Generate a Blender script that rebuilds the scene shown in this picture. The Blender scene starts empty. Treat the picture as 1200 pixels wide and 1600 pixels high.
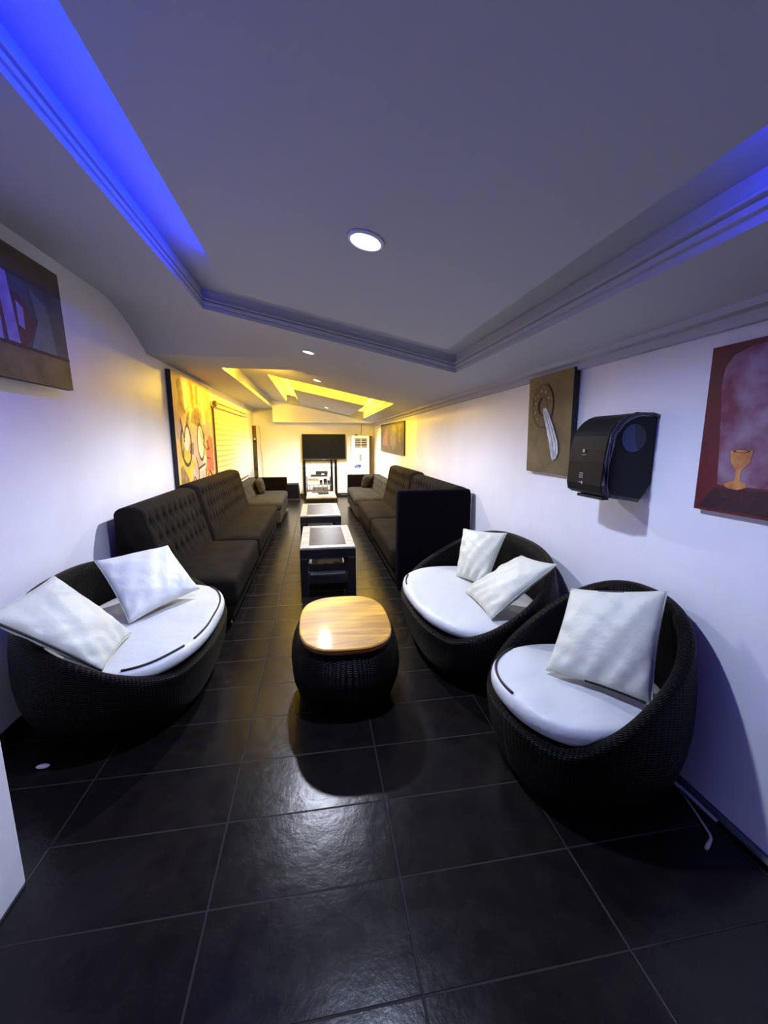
import bpy, bmesh, math, random
from math import sin, cos, pi, radians, sqrt, exp
from mathutils import Vector, Matrix
random.seed(7)
sc = bpy.context.scene
col = sc.collection

# ------------------------------------------------------------------ camera
cam_data = bpy.data.cameras.new('camera')
cam_data.sensor_fit = 'VERTICAL'; cam_data.sensor_height = 36.0
cam_data.lens = 36.0*640/1600
cam_data.clip_start = .02; cam_data.clip_end = 60
cam = bpy.data.objects.new('camera', cam_data); col.objects.link(cam)
cam.location = (0, 0, 1.625)
cam.rotation_euler = (radians(90-9.8), 0, radians(-9.35))
sc.camera = cam

# ------------------------------------------------------------------ world, exposure
w = bpy.data.worlds.new('world'); sc.world = w; w.use_nodes = True
w.node_tree.nodes['Background'].inputs[0].default_value = (.02, .025, .06, 1)
w.node_tree.nodes['Background'].inputs[1].default_value = .2
vs = sc.view_settings
vs.view_transform = 'Standard'; vs.look = 'None'; vs.gamma = 1; vs.use_curve_mapping = False
vs.exposure = 0.0

LAMP_POWER = {1: 165, 2: 280, 3: 190, 4: 540}
LAMP_COLOR = {1: (.61, .70, 1), 2: (.78, .82, 1), 3: (.95, .93, 1), 4: (.96, .97, 1)}
BLUE = (.0, .02, 1.0); YELLOW = (1.0, .60, .015)
BLUE_L, BLUE_R, BLUE_E = 26, 7, 1.2
YEL = 95

# ------------------------------------------------------------------ helpers
ORG = {}
def tag(o, label=None, cat=None, group=None, kind=None):
    if label: o['label'] = label
    if cat: o['category'] = cat
    if group: o['group'] = group
    if kind: o['kind'] = kind
    return o
def thing(name, label, cat, loc, group=None):
    o = bpy.data.objects.new(name, None); col.objects.link(o)
    o.empty_display_size = .1
    o.location = loc; ORG[o] = Vector(loc)
    return tag(o, label, cat, group)
def link(name, me, mat, parent=None, org=None, smooth=False):
    """me holds world coordinates; they are moved to the object's own origin"""
    o = bpy.data.objects.new(name, me); col.objects.link(o)
    if parent is not None:
        oo = ORG[parent]; o.parent = parent
    else:
        oo = Vector(org) if org is not None else Vector((0, 0, 0)); o.location = oo
    me.transform(Matrix.Translation(-oo))
    ORG[o] = oo.copy()
    if mat is not None: me.materials.append(mat)
    if smooth:
        for p in me.polygons: p.use_smooth = True
    return o
def sub(name, me, mat, parent, smooth=False):      # child of a part (part sits at its thing's origin)
    return link(name, me, mat, parent, smooth=smooth)
def newmesh(vs_, fs, name='m'):
    me = bpy.data.meshes.new(name); me.from_pydata([tuple(v) for v in vs_], [], fs); me.update(); return me
def bm_box(bm, lo, hi, bev=0, seg=2, rot=None, piv=None):
    r = bmesh.ops.create_cube(bm, size=1)
    vv = r['verts']
    for v in vv:
        v.co = Vector([lo[i]+(v.co[i]+.5)*(hi[i]-lo[i]) for i in range(3)])
    if bev > 0:
        es = list({e for v in vv for e in v.link_edges})
        g = bmesh.ops.bevel(bm, geom=es, offset=bev, segments=seg, affect='EDGES', profile=.5)
        vv = list({v for f in g['faces'] for v in f.verts} | {v for v in vv if v.is_valid})
    if rot is not None:
        p = Vector(piv) if piv is not None else (Vector(lo)+Vector(hi))/2
        for v in vv: v.co = p + rot @ (v.co-p)
    return vv
def boxes(lst, bev=0, seg=2):
    bm = bmesh.new()
    for it in lst:
        lo, hi = it[0], it[1]
        bm_box(bm, lo, hi, bev, seg)
    me = bpy.data.meshes.new('b'); bm.to_mesh(me); bm.free(); return me
def box(lo, hi, bev=0, seg=2): return boxes([(lo, hi)], bev, seg)
def rotbox(lo, hi, rot, bev=0, piv=None):
    bm = bmesh.new(); bm_box(bm, lo, hi, bev, 2, rot, piv)
    me = bpy.data.meshes.new('b'); bm.to_mesh(me); bm.free(); return me
def soft_box(lo, hi, r=.05, puff=.02, nx=14, ny=18, nz=6):
    """cushion-like rounded block"""
    c = [(lo[i]+hi[i])/2 for i in range(3)]; h = [(hi[i]-lo[i])/2 for i in range(3)]
    bm = bmesh.new(); vmap = {}
    n = (nx, ny, nz)
    def pt(i, j, k):
        key = (i, j, k)
        if key in vmap: return vmap[key]
        s = [2*i/nx-1, 2*j/ny-1, 2*k/nz-1]
        p = [s[a]*h[a] for a in range(3)]
        inner = [max(-(h[a]-r), min(h[a]-r, p[a])) for a in range(3)]
        d = Vector([p[a]-inner[a] for a in range(3)])
        if d.length > 1e-6:
            m = max(abs(q) for q in d); d = d.normalized()*m
        q = Vector(inner)+d
        q.z += puff*(1-s[0]**4)*(1-s[1]**4)*(1 if s[2] > 0.5 else 0)
        v = bm.verts.new(Vector(c)+q); vmap[key] = v; return v
    def face(a, b_, c_, d_):
        try: bm.faces.new((a, b_, c_, d_))
        except ValueError: pass
    for i in range(nx):
        for j in range(ny):
            face(pt(i,j,0), pt(i,j+1,0), pt(i+1,j+1,0), pt(i+1,j,0))
            face(pt(i,j,nz), pt(i+1,j,nz), pt(i+1,j+1,nz), pt(i,j+1,nz))
    for i in range(nx):
        for k in range(nz):
            face(pt(i,0,k), pt(i+1,0,k), pt(i+1,0,k+1), pt(i,0,k+1))
            face(pt(i,ny,k), pt(i,ny,k+1), pt(i+1,ny,k+1), pt(i+1,ny,k))
    for j in range(ny):
        for k in range(nz):
            face(pt(0,j,k), pt(0,j,k+1), pt(0,j+1,k+1), pt(0,j+1,k))
            face(pt(nx,j,k), pt(nx,j+1,k), pt(nx,j+1,k+1), pt(nx,j,k+1))
    bmesh.ops.recalc_face_normals(bm, faces=bm.faces)
    me = bpy.data.meshes.new('s'); bm.to_mesh(me); bm.free(); return me
def tube(pts, r, n=8, closed=False):
    pts = [Vector(p) for p in pts]; vs_, fs = [], []
    N = len(pts); up = Vector((0, 0, 1))
    for i, p in enumerate(pts):
        a = pts[(i-1) % N] if (closed or i > 0) else pts[i]
        b_ = pts[(i+1) % N] if (closed or i < N-1) else pts[i]
        t = (b_-a).normalized()
        s = t.cross(up)
        if s.length < 1e-3: s = t.cross(Vector((1, 0, 0)))
        s.normalize(); q = s.cross(t)
        rr = r[i] if isinstance(r, (list, tuple)) else r
        for k in range(n):
            an = 2*pi*k/n; vs_.append(p + s*cos(an)*rr + q*sin(an)*rr)
    m = N if closed else N-1
    for i in range(m):
        for k in range(n):
            a = i*n+k; b_ = i*n+(k+1) % n; c = ((i+1) % N)*n+(k+1) % n; d = ((i+1) % N)*n+k
            fs.append((a, b_, c, d))
    if not closed:
        fs.append(tuple(reversed(range(n)))); fs.append(tuple((N-1)*n+k for k in range(n)))
    return newmesh(vs_, fs)
def join(meshes):
    bm = bmesh.new()
    for m in meshes: bm.from_mesh(m)
    me = bpy.data.meshes.new('j'); bm.to_mesh(me); bm.free(); return me
def disc(c, r, h, n=32, axis='z'):
    bm = bmesh.new()
    bmesh.ops.create_cone(bm, cap_ends=True, segments=n, radius1=r, radius2=r, depth=h)
    R = {'z': Matrix(), 'x': Matrix.Rotation(pi/2, 4, 'Y'), 'y': Matrix.Rotation(pi/2, 4, 'X')}[axis]
    bmesh.ops.transform(bm, matrix=Matrix.Translation(c) @ R, verts=bm.verts)
    me = bpy.data.meshes.new('d'); bm.to_mesh(me); bm.free(); return me
def sphere(c, r, seg=10, scale=(1, 1, 1)):
    bm = bmesh.new(); bmesh.ops.create_uvsphere(bm, u_segments=seg, v_segments=max(5, seg//2+1), radius=r)
    for v in bm.verts: v.co = Vector(c)+Vector([v.co[i]*scale[i] for i in range(3)])
    me = bpy.data.meshes.new('s'); bm.to_mesh(me); bm.free(); return me

# ------------------------------------------------------------------ materials
def mat(name, color, rough=.6, metal=0, spec=.5, bump=0, bscale=40, bdist=.01, sheen=0, emit=None, estr=0, color2=None, cscale=3, cdetail=4, coat=0, alpha=None, cr=(.35, .65)):
    m = bpy.data.materials.new(name); m.use_nodes = True
    nt = m.node_tree; N = nt.nodes; L = nt.links
    p = N['Principled BSDF']
    p.inputs['Base Color'].default_value = (*color, 1)
    p.inputs['Roughness'].default_value = rough; p.inputs['Metallic'].default_value = metal
    p.inputs['Specular IOR Level'].default_value = spec
    p.inputs['Sheen Weight'].default_value = sheen
    p.inputs['Coat Weight'].default_value = coat
    if emit: p.inputs['Emission Color'].default_value = (*emit, 1); p.inputs['Emission Strength'].default_value = estr
    tc = N.new('ShaderNodeTexCoord')
    if color2 is not None:
        n = N.new('ShaderNodeTexNoise'); n.inputs['Scale'].default_value = cscale; n.inputs['Detail'].default_value = cdetail
        r = N.new('ShaderNodeValToRGB'); r.color_ramp.elements[0].color = (*color, 1); r.color_ramp.elements[1].color = (*color2, 1)
        r.color_ramp.elements[0].position = cr[0]; r.color_ramp.elements[1].position = cr[1]
        L.new(tc.outputs['Object'], n.inputs['Vector']); L.new(n.outputs['Fac'], r.inputs['Fac']); L.new(r.outputs['Color'], p.inputs['Base Color'])
    if bump:
        n = N.new('ShaderNodeTexNoise'); n.inputs['Scale'].default_value = bscale; n.inputs['Detail'].default_value = 6
        bn = N.new('ShaderNodeBump'); bn.inputs['Strength'].default_value = bump; bn.inputs['Distance'].default_value = bdist
        L.new(tc.outputs['Object'], n.inputs['Vector']); L.new(n.outputs['Fac'], bn.inputs['Height']); L.new(bn.outputs['Normal'], p.inputs['Normal'])
    if alpha is not None: p.inputs['Alpha'].default_value = alpha
    return m

M = {}
M['wall'] = mat('white plaster', (.82, .81, .83), .40, bump=.4, bscale=7, color2=(.75, .74, .75), cscale=1.6)
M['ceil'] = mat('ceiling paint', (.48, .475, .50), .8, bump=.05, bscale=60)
M['gloss_black'] = mat('gloss black', (.004, .004, .005), .12, coat=.3)
M['black_plastic'] = mat('black plastic', (.012, .012, .014), .35)
M['dark_wood'] = mat('black stained wood', (.010, .009, .011), .3, color2=(.016, .013, .014), cscale=12)
M['white_plastic'] = mat('white plastic', (.82, .82, .80), .35)
M['grey_plastic'] = mat('grey plastic', (.25, .26, .28), .4)
M['chrome'] = mat('chrome', (.7, .7, .72), .2, 1)
M['velvet'] = mat('brown velvet', (.009, .007, .0055), .9, spec=.06, sheen=.0, bump=.25, bscale=25, color2=(.015, .0115, .008), cscale=5)
M['velvet_dark'] = mat('dark velvet', (.004, .003, .005), .9, spec=.05, sheen=.0, bump=.2, bscale=30)
M['velvet_grey'] = mat('grey velvet', (.022, .022, .021), .9, spec=.12, sheen=.0, bump=.25, bscale=25, color2=(.034, .033, .031), cscale=6)
M['button'] = mat('crystal button', (.55, .55, .58), .15)
M['pillow'] = mat('cream cotton', (.66, .66, .53), .5, sheen=.05, bump=1.0, bdist=.022, bscale=4.5, color2=(.60, .60, .47), cscale=4)
M['cushion'] = mat('white cotton', (.64, .65, .62), .5, sheen=.05, bump=1.0, bdist=.018, bscale=5)
M['piping'] = mat('black piping', (.006, .006, .010), .6)
M['blind'] = mat('cream blind fabric', (.74, .68, .50), .7)
M['blind_sheer'] = mat('sheer blind band', (.50, .42, .26), .7)
M['canvas_edge'] = mat('dark canvas edge', (.012, .010, .014), .7)
M['marble'] = mat('white tile border', (.42, .40, .38), .3, color2=(.28, .26, .22), cscale=9)
M['slate'] = mat('dark glass inset', (.016, .016, .024), .36, spec=.2, color2=(.032, .028, .036), cscale=6)
M['speaker'] = mat('dark grey cloth', (.02, .02, .024), .8)
M['blue_sticker'] = mat('blue sticker', (.01, .035, .35), .4)
M['glass_shelf'] = mat('frosted shelf', (.26, .29, .30), .15)
M['pipe'] = mat('grey pipe', (.16, .17, .17), .4)
M['dirt'] = mat('chipped mortar', (.10, .12, .12), .9, bump=.8, bscale=30)
M['brown'] = mat('brown wood', (.10, .045, .02), .5)
M['towel'] = mat('paper roll', (.55, .60, .75), .7)
M['tape'] = mat('clear tape', (.02, .02, .03), .15, bump=1.0, bscale=35)

def lamp_disc_mat(name, c, s): return mat(name, (1, 1, 1), .5, emit=c, estr=s)

# floor tiles: 0.69 x 0.342 slate tiles
def floor_mat():
    m = bpy.data.materials.new('slate floor tile'); m.use_nodes = True
    nt = m.node_tree; N = nt.nodes; L = nt.links; p = N['Principled BSDF']
    geo = N.new('ShaderNodeNewGeometry'); sep = N.new('ShaderNodeSeparateXYZ'); L.new(geo.outputs['Position'], sep.inputs[0])
    def math_(op, a, b_=None, c=None):
        n = N.new('ShaderNodeMath'); n.operation = op
        for i, v in enumerate((a, b_, c)):
            if v is None: continue
            if isinstance(v, (int, float)): n.inputs[i].default_value = v
            else: L.new(v, n.inputs[i])
        return n.outputs[0]
    def line(o, off, per, wd):
        t = math_('ADD', o, -off); t = math_('DIVIDE', t, per); fr = math_('FRACT', t)
        d = math_('MINIMUM', fr, math_('SUBTRACT', 1.0, fr)); d = math_('MULTIPLY', d, per)
        g = N.new('ShaderNodeMapRange'); g.interpolation_type = 'SMOOTHSTEP'; L.new(d, g.inputs[0])
        g.inputs[1].default_value = wd*.4; g.inputs[2].default_value = wd; g.inputs[3].default_value = 1; g.inputs[4].default_value = 0
        return g.outputs[0], math_('FLOOR', t)
    gx, ix = line(sep.outputs[0], -.42, .69, .005); gy, iy = line(sep.outputs[1], 1.265, .342, .0045)
    g = math_('MAXIMUM', gx, gy)
    # per tile tone
    comb = N.new('ShaderNodeCombineXYZ'); L.new(ix, comb.inputs[0]); L.new(iy, comb.inputs[1])
    wn = N.new('ShaderNodeTexWhiteNoise'); L.new(comb.outputs[0], wn.inputs['Vector'])
    n1 = N.new('ShaderNodeTexNoise'); n1.inputs['Scale'].default_value = 11; n1.inputs['Detail'].default_value = 8
    n1.inputs['Roughness'].default_value = .6
    add = N.new('ShaderNodeVectorMath'); add.operation = 'ADD'; L.new(geo.outputs['Position'], add.inputs[0])
    sc_ = N.new('ShaderNodeVectorMath'); sc_.operation = 'SCALE'; L.new(wn.outputs['Color'], sc_.inputs[0]); sc_.inputs['Scale'].default_value = 7
    L.new(sc_.outputs[0], add.inputs[1]); L.new(add.outputs[0], n1.inputs['Vector'])
    r = N.new('ShaderNodeValToRGB'); L.new(n1.outputs['Fac'], r.inputs['Fac'])
    r.color_ramp.elements[0].position = .3; r.color_ramp.elements[0].color = (.005, .004, .0045, 1)
    r.color_ramp.elements[1].position = .75; r.color_ramp.elements[1].color = (.011, .0085, .007, 1)
    mix = N.new('ShaderNodeMix'); mix.data_type = 'RGBA'
    L.new(g, mix.inputs[0]); L.new(r.outputs[0], mix.inputs[6]); mix.inputs[7].default_value = (.022, .019, .020, 1)
    L.new(mix.outputs[2], p.inputs['Base Color'])
    rr = math_('MULTIPLY_ADD', n1.outputs['Fac'], .14, .17); L.new(math_('MAXIMUM', rr, math_('MULTIPLY', g, .8)), p.inputs['Roughness'])
    h = math_('SUBTRACT', n1.outputs['Fac'], math_('MULTIPLY', g, 1.2))
    bn = N.new('ShaderNodeBump'); bn.inputs['Strength'].default_value = .5; bn.inputs['Distance'].default_value = .004
    L.new(h, bn.inputs['Height']); L.new(bn.outputs[0], p.inputs['Normal'])
    p.inputs['Specular IOR Level'].default_value = .21
    return m
M['floor'] = floor_mat()

def rattan_mat(name, c1, c2, su=.022, sv=.012):
    m = bpy.data.materials.new(name); m.use_nodes = True
    nt = m.node_tree; N = nt.nodes; L = nt.links; p = N['Principled BSDF']
    uv = N.new('ShaderNodeUVMap'); sep = N.new('ShaderNodeSeparateXYZ'); L.new(uv.outputs[0], sep.inputs[0])
    def math_(op, a, b_=None):
        n = N.new('ShaderNodeMath'); n.operation = op
        for i, v in enumerate((a, b_)):
            if v is None: continue
            if isinstance(v, (int, float)): n.inputs[i].default_value = v
            else: L.new(v, n.inputs[i])
        return n.outputs[0]
    u = math_('DIVIDE', sep.outputs[0], su); v = math_('DIVIDE', sep.outputs[1], sv)
    fu = math_('FLOOR', u)
    ph = math_('ADD', math_('MULTIPLY', v, pi), math_('MULTIPLY', fu, pi/2))
    s1 = math_('ABSOLUTE', math_('SINE', ph)); s2 = math_('ABSOLUTE', math_('SINE', math_('MULTIPLY', u, pi)))
    h = math_('MULTIPLY', s1, math_('POWER', s2, .5))
    r = N.new('ShaderNodeValToRGB'); L.new(h, r.inputs['Fac']); r.color_ramp.elements[0].color = (*c1, 1); r.color_ramp.elements[1].color = (*c2, 1)
    L.new(r.outputs[0], p.inputs['Base Color'])
    bn = N.new('ShaderNodeBump'); bn.inputs['Strength'].default_value = .9; bn.inputs['Distance'].default_value = .004
    L.new(h, bn.inputs['Height']); L.new(bn.outputs[0], p.inputs['Normal'])
    p.inputs['Roughness'].default_value = .42; p.inputs['Specular IOR Level'].default_value = .11
    return m
M['rattan'] = rattan_mat('dark brown rattan', (.0005, .0005, .0006), (.0048, .0036, .0030))

def wood_mat():
    m = bpy.data.materials.new('varnished orange wood'); m.use_nodes = True
    nt = m.node_tree; N = nt.nodes; L = nt.links; p = N['Principled BSDF']
    tc = N.new('ShaderNodeTexCoord'); mp = N.new('ShaderNodeMapping'); L.new(tc.outputs['Object'], mp.inputs[0])
    mp.inputs['Rotation'].default_value = (0, 0, .18); mp.inputs['Scale'].default_value = (1.2, 9, 1)
    n = N.new('ShaderNodeTexNoise'); n.inputs['Scale'].default_value = 2.4; n.inputs['Detail'].default_value = 8; n.inputs['Distortion'].default_value = .6
    L.new(mp.outputs[0], n.inputs[0]); r = N.new('ShaderNodeValToRGB'); L.new(n.outputs['Fac'], r.inputs[0])
    e = r.color_ramp.elements
    e[0].position = .28; e[0].color = (.26, .09, .008, 1); e[1].position = .72; e[1].color = (.74, .42, .008, 1)
    x = e.new(.5); x.color = (.50, .23, .006, 1)
    L.new(r.outputs[0], p.inputs['Base Color']); p.inputs['Roughness'].default_value = .45; p.inputs['Coat Weight'].default_value = 1; p.inputs['Coat IOR'].default_value = 1.75
    p.inputs['Coat Roughness'].default_value = .06
    return m
M['wood'] = wood_mat()
M['wood_edge'] = mat('red brown wood edge', (.10, .025, .008), .35)

# ------------------------------------------------------------------ the room
XL, XR, YB, YN = -1.72, 1.70, 12.32, -1.5
CA, CB = 2.483, -.2076
def zt(x): return CA + CB*x
def struct(name, me, m, parent=None, smooth=False):
    o = link(name, me, m, parent, smooth=smooth)
    if parent is None: o['kind'] = 'structure'
    return o
struct('floor', box((XL-.1, YN-.1, -.1), (XR+.1, YB+.1, 0)), M['floor'])
# left wall has the window hole (behind the blind)
WY0, WY1, WZ0, WZ1 = 7.62, 10.35, .95, 2.08
struct('wall_left', boxes([((XL-.12, YN, 0), (XL, WY0, 3.1)), ((XL-.12, WY1, 0), (XL, YB, 3.1)),
                           ((XL-.12, WY0, 0), (XL, WY1, WZ0)), ((XL-.12, WY0, WZ1), (XL, WY1, 3.1))]), M['wall'])
struct('wall_right', box((XR, YN, 0), (XR+.12, YB, 3.1)), M['wall'])
struct('wall_back', box((XL-.12, YB, 0), (XR+.12, YB+.12, 3.1)), M['wall'])
struct('wall_near', box((XL-.12, YN-.12, 0), (XR+.12, YN, 3.1)), M['wall'])
# window behind the blind
win = struct('window_1', boxes([((XL-.09, WY0, WZ0), (XL-.03, WY0+.05, WZ1)), ((XL-.09, WY1-.05, WZ0), (XL-.03, WY1, WZ1)),
              ((XL-.09, WY0, WZ0), (XL-.03, WY1, WZ0+.05)), ((XL-.09, WY0, WZ1-.05), (XL-.03, WY1, WZ1)),
              ((XL-.09, (WY0+WY1)/2-.025, WZ0), (XL-.03, (WY0+WY1)/2+.025, WZ1))]), M['white_plastic'])
struct('window_pane', box((XL-.07, WY0+.02, WZ0+.02), (XL-.06, WY1-.02, WZ1-.02)), M['gloss_black'], win)

# sloping ceiling with two cove openings
T1 = (-.86, 1.25, -1.2, 3.66); I1 = (-.54, .96, -.75, 3.02)
T2 = (-.70, 1.27, 6.68, 11.45); I2 = (-.36, .93, 7.9, 11.12)
DEP = .15
def slab_rects(x0, x1, y0, y1, holes):
    xs = sorted({x0, x1, *[h[0] for h in holes], *[h[1] for h in holes]})
    ys = sorted({y0, y1, *[h[2] for h in holes], *[h[3] for h in holes]})
    out = []
    for i in range(len(xs)-1):
        for j in range(len(ys)-1):
            cx, cy = (xs[i]+xs[i+1])/2, (ys[j]+ys[j+1])/2
            if any(h[0] < cx < h[1] and h[2] < cy < h[3] for h in holes): continue
            out.append((xs[i], xs[i+1], ys[j], ys[j+1]))
    return out
def tilted(lst, d0, d1):
    vs_, fs = [], []
    for (x0, x1, y0, y1) in lst:
        k = len(vs_)
        for d in (d0, d1):
            for (x, y) in ((x0, y0), (x1, y0), (x1, y1), (x0, y1)): vs_.append((x, y, zt(x)+d))
        fs += [(k, k+3, k+2, k+1), (k+4, k+5, k+6, k+7)]
        for a in range(4):
            b_ = (a+1) % 4; fs.append((k+a, k+b_, k+4+b_, k+4+a))
    return newmesh(vs_, fs)
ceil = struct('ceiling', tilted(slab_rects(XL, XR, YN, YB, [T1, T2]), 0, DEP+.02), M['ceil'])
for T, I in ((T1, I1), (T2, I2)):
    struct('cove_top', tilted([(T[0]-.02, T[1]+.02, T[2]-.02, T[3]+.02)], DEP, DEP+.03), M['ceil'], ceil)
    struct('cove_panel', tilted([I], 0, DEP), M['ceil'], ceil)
def ring(rect, prof, sign):
    """profile (inward offset, height) swept round a rectangle; sign +1 grows inward"""
    vs_, fs = [], []
    for (o, d) in prof:
        x0, x1, y0, y1 = rect[0]+o*sign, rect[1]-o*sign, rect[2]+o*sign, rect[3]-o*sign
        for (x, y) in ((x0, y0), (x1, y0), (x1, y1), (x0, y1)):
            vs_.append((x, y, zt(x)+d))
    n = len(prof)
    for i in range(n-1):
        for a in range(4):
            b_ = (a+1) % 4
            fs.append((i*4+a, i*4+b_, (i+1)*4+b_, (i+1)*4+a))
    return newmesh(vs_, fs)
PR = [(-.004, -.001), (.006, -.001), (.006, .024), (-.008, .027), (-.008, .034), (.014, .036), (.014, .058), (-.002, .061), (-.002, .068), (.022, .070), (.022, .080), (0, .080)]
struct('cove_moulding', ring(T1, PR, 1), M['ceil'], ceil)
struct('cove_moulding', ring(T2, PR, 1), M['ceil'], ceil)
PI_ = [(.0, -.002), (-.012, -.002), (-.012, .028), (-.024, .031), (-.024, .055), (-.038, .060), (-.038, .085), (-.052, .09), (-.052, .149), (0, .149)]
struct('panel_moulding', ring(I2, PI_, 1), M['ceil'], ceil)
# flat lower bulkhead: along the left wall plus a cross piece
ZL = 2.525
def prism_xy(poly, z0, z1):
    n = len(poly); vs_ = [(x, y, z0) for x, y in poly]+[(x, y, z1) for x, y in poly]
    fs = [tuple(reversed(range(n))), tuple(range(n, 2*n))]+[(i, (i+1) % n, n+(i+1) % n, n+i) for i in range(n)]
    return newmesh(vs_, fs)
vs_ = []; fs = []
def add_part(pts_low, pts_high):
    k = len(vs_); n = len(pts_low); vs_.extend(pts_low); vs_.extend(pts_high)
    fs.append(tuple(k+i for i in reversed(range(n)))); fs.append(tuple(k+n+i for i in range(n)))
    for i in range(n): fs.append((k+i, k+(i+1) % n, k+n+(i+1) % n, k+n+i))
xe = (CA-ZL)/-CB*1.0
XE = (ZL-CA)/CB
add_part([(XL, 4.85, ZL), (XE, 4.85, ZL), (XE, 5.6, ZL), (XL, 5.6, ZL)],
         [(XL, 4.85, zt(XL)+.01), (XE, 4.85, ZL+.01), (XE, 5.6, ZL+.01), (XL, 5.6, zt(XL)+.01)])
add_part([(XL, 5.6, ZL), (-1.13, 5.6, ZL), (-1.13, YB, ZL), (XL, YB, ZL)],
         [(XL, 5.6, zt(XL)+.01), (-1.13, 5.6, zt(-1.13)+.01), (-1.13, YB, zt(-1.13)+.01), (XL, YB, zt(XL)+.01)])
NR_, NXR = 14, 10
k0 = len(vs_)
for i in range(NR_+1):
    t_ = i/NR_; y = 4.0+.85*t_; s_ = t_**1.6
    for j in range(NXR+1):
        x = XL+(XE-XL)*j/NXR; vs_.append((x, y, zt(x)+(ZL-zt(x))*s_-.0005))
for i in range(NR_):
    for j in range(NXR):
        a = k0+i*(NXR+1)+j; fs.append((a, a+NXR+1, a+NXR+2, a+1))
struct('bulkhead', newmesh(vs_, fs), M['ceil'], ceil)
struct('back_beam', newmesh([(-1.13, 11.7, 2.14), (XR, 11.7, 2.14), (XR, YB, 2.14), (-1.13, YB, 2.14),
                             (-1.13, 11.7, zt(-1.13)), (XR, 11.7, zt(XR)+.02), (XR, YB, zt(XR)+.02), (-1.13, YB, zt(-1.13))],
       [(0, 3, 2, 1), (4, 5, 6, 7), (0, 1, 5, 4), (1, 2, 6, 5), (2, 3, 7, 6), (3, 0, 4, 7)]), M['wall'], ceil)
# cornice strips on top of the right wall
struct('trim_1', boxes([((XR-.09, YN, zt(XR-.09)-.03), (XR, 12.0, zt(XR)+.03)), ((XR-.035, YN, zt(XR)-.055), (XR, 12.0, zt(XR)))]), M['ceil'])
# baseboards
struct('baseboard_back', box((XL, YB-.015, 0), (XR, YB, .09)), M['black_plastic'])
struct('baseboard_left', box((XL, 1.48, 0), (XL+.012, YB, .07)), M['black_plastic'])
struct('baseboard_right', boxes([((XR-.012, YN, 0), (XR, YB, .03))]), M['dirt'])
# wall return at the near left
pil = struct('wall_return', box((XL, YN, 0), (-1.11, 1.475, 2.72), .012), M['wall'])

# ------------------------------------------------------------------ lamps
def area(name, loc, rot, sx, sy, power, color):
    l = bpy.data.lights.new(name, 'AREA'); l.shape = 'RECTANGLE'; l.size = sx; l.size_y = sy; l.energy = power; l.color = color
    o = bpy.data.objects.new(name, l); o.location = loc; o.rotation_euler = rot; return o
M['led_blue'] = mat('blue led tape', (.02, .02, .05), .5, emit=(0, .05, 1), estr=3)
M['led_yellow'] = mat('yellow led tape', (.05, .04, .02), .5, emit=(1, .7, .02), estr=4)
def led(p0, p1, outward, power, color, mname, label, group):
    """LED tape on a cove panel's side; p0, p1 end points, outward unit vector (x,y)"""
    p0, p1 = Vector(p0), Vector(p1); c = (p0+p1)/2; L_ = (p1-p0).length
    ov = Vector((*outward, 0)); d = (p1-p0).normalized()
    t = thing('led_strip', label, 'light strip', c, group)
    n_ = d.cross(ov)
    a, b_ = p0, p1
    q = [a-n_*.006, a+n_*.006, b_+n_*.006, b_-n_*.006]
    vv = [v+ov*.001 for v in q]+[v+ov*.004 for v in q]
    link('tape', newmesh(vv, [(3, 2, 1, 0), (4, 5, 6, 7), (0, 1, 5, 4), (1, 2, 6, 5), (2, 3, 7, 6), (3, 0, 4, 7)]), M[mname], t)
    lo = area('tape_light', ov*.02, (0, 0, 0), L_, .03, power, color)
    zdir = -ov; xdir = d; ydir = zdir.cross(xdir)
    Mx = Matrix((xdir, ydir, zdir)).transposed()
    lo.rotation_euler = Mx.to_euler(); col.objects.link(lo); lo.parent = t
    return t
def side(I, s, y0, y1, d=.09):
    if I is I2: I = (I[0]-.054, I[1]+.054, *I[2:])
    if s == 'L': return ((I[0]-.002, y0, zt(I[0])+d), (I[0]-.002, y1, zt(I[0])+d), (-1, 0))
    if s == 'R': return ((I[1]+.002, y0, zt(I[1])+d), (I[1]+.002, y1, zt(I[1])+d), (1, 0))
GB = 'hidden blue light strips in the near ceiling cove'; GY = 'hidden yellow light strips in the far ceiling cove'
a_, b2, o_ = side(I1, 'L', -.6, 2.85); led(a_, b2, o_, BLUE_L, BLUE, 'led_blue', 'blue light strip along the left side of the near ceiling panel', GB)
a_, b2, o_ = side(I1, 'R', -.6, 1.05); led(a_, b2, o_, BLUE_R, BLUE, 'led_blue', 'blue light strip along the right side of the near ceiling panel', GB)
a_, b2, o_ = side(I2, 'L', 7.95, 10.7); led(a_, b2, o_, YEL, YELLOW, 'led_yellow', 'yellow light strip along the left side of the far ceiling panel', GY)
a_, b2, o_ = side(I2, 'R', 7.95, 10.7); led(a_, b2, o_, YEL, YELLOW, 'led_yellow', 'yellow light strip along the right side of the far ceiling panel', GY)
led((-.66, T2[2]+.09, zt(-.66)+.115), (1.2, T2[2]+.09, zt(1.2)+.115), (0, 1), YEL*1.2, YELLOW, 'led_yellow', 'yellow light strip inside the near edge of the far ceiling cove', GY)
led((-1.1, 5.605, 2.60), (-.62, 5.605, 2.57), (0, 1), YEL*.8, YELLOW, 'led_yellow', 'yellow light strip behind the flat ceiling cross piece', GY)

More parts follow.
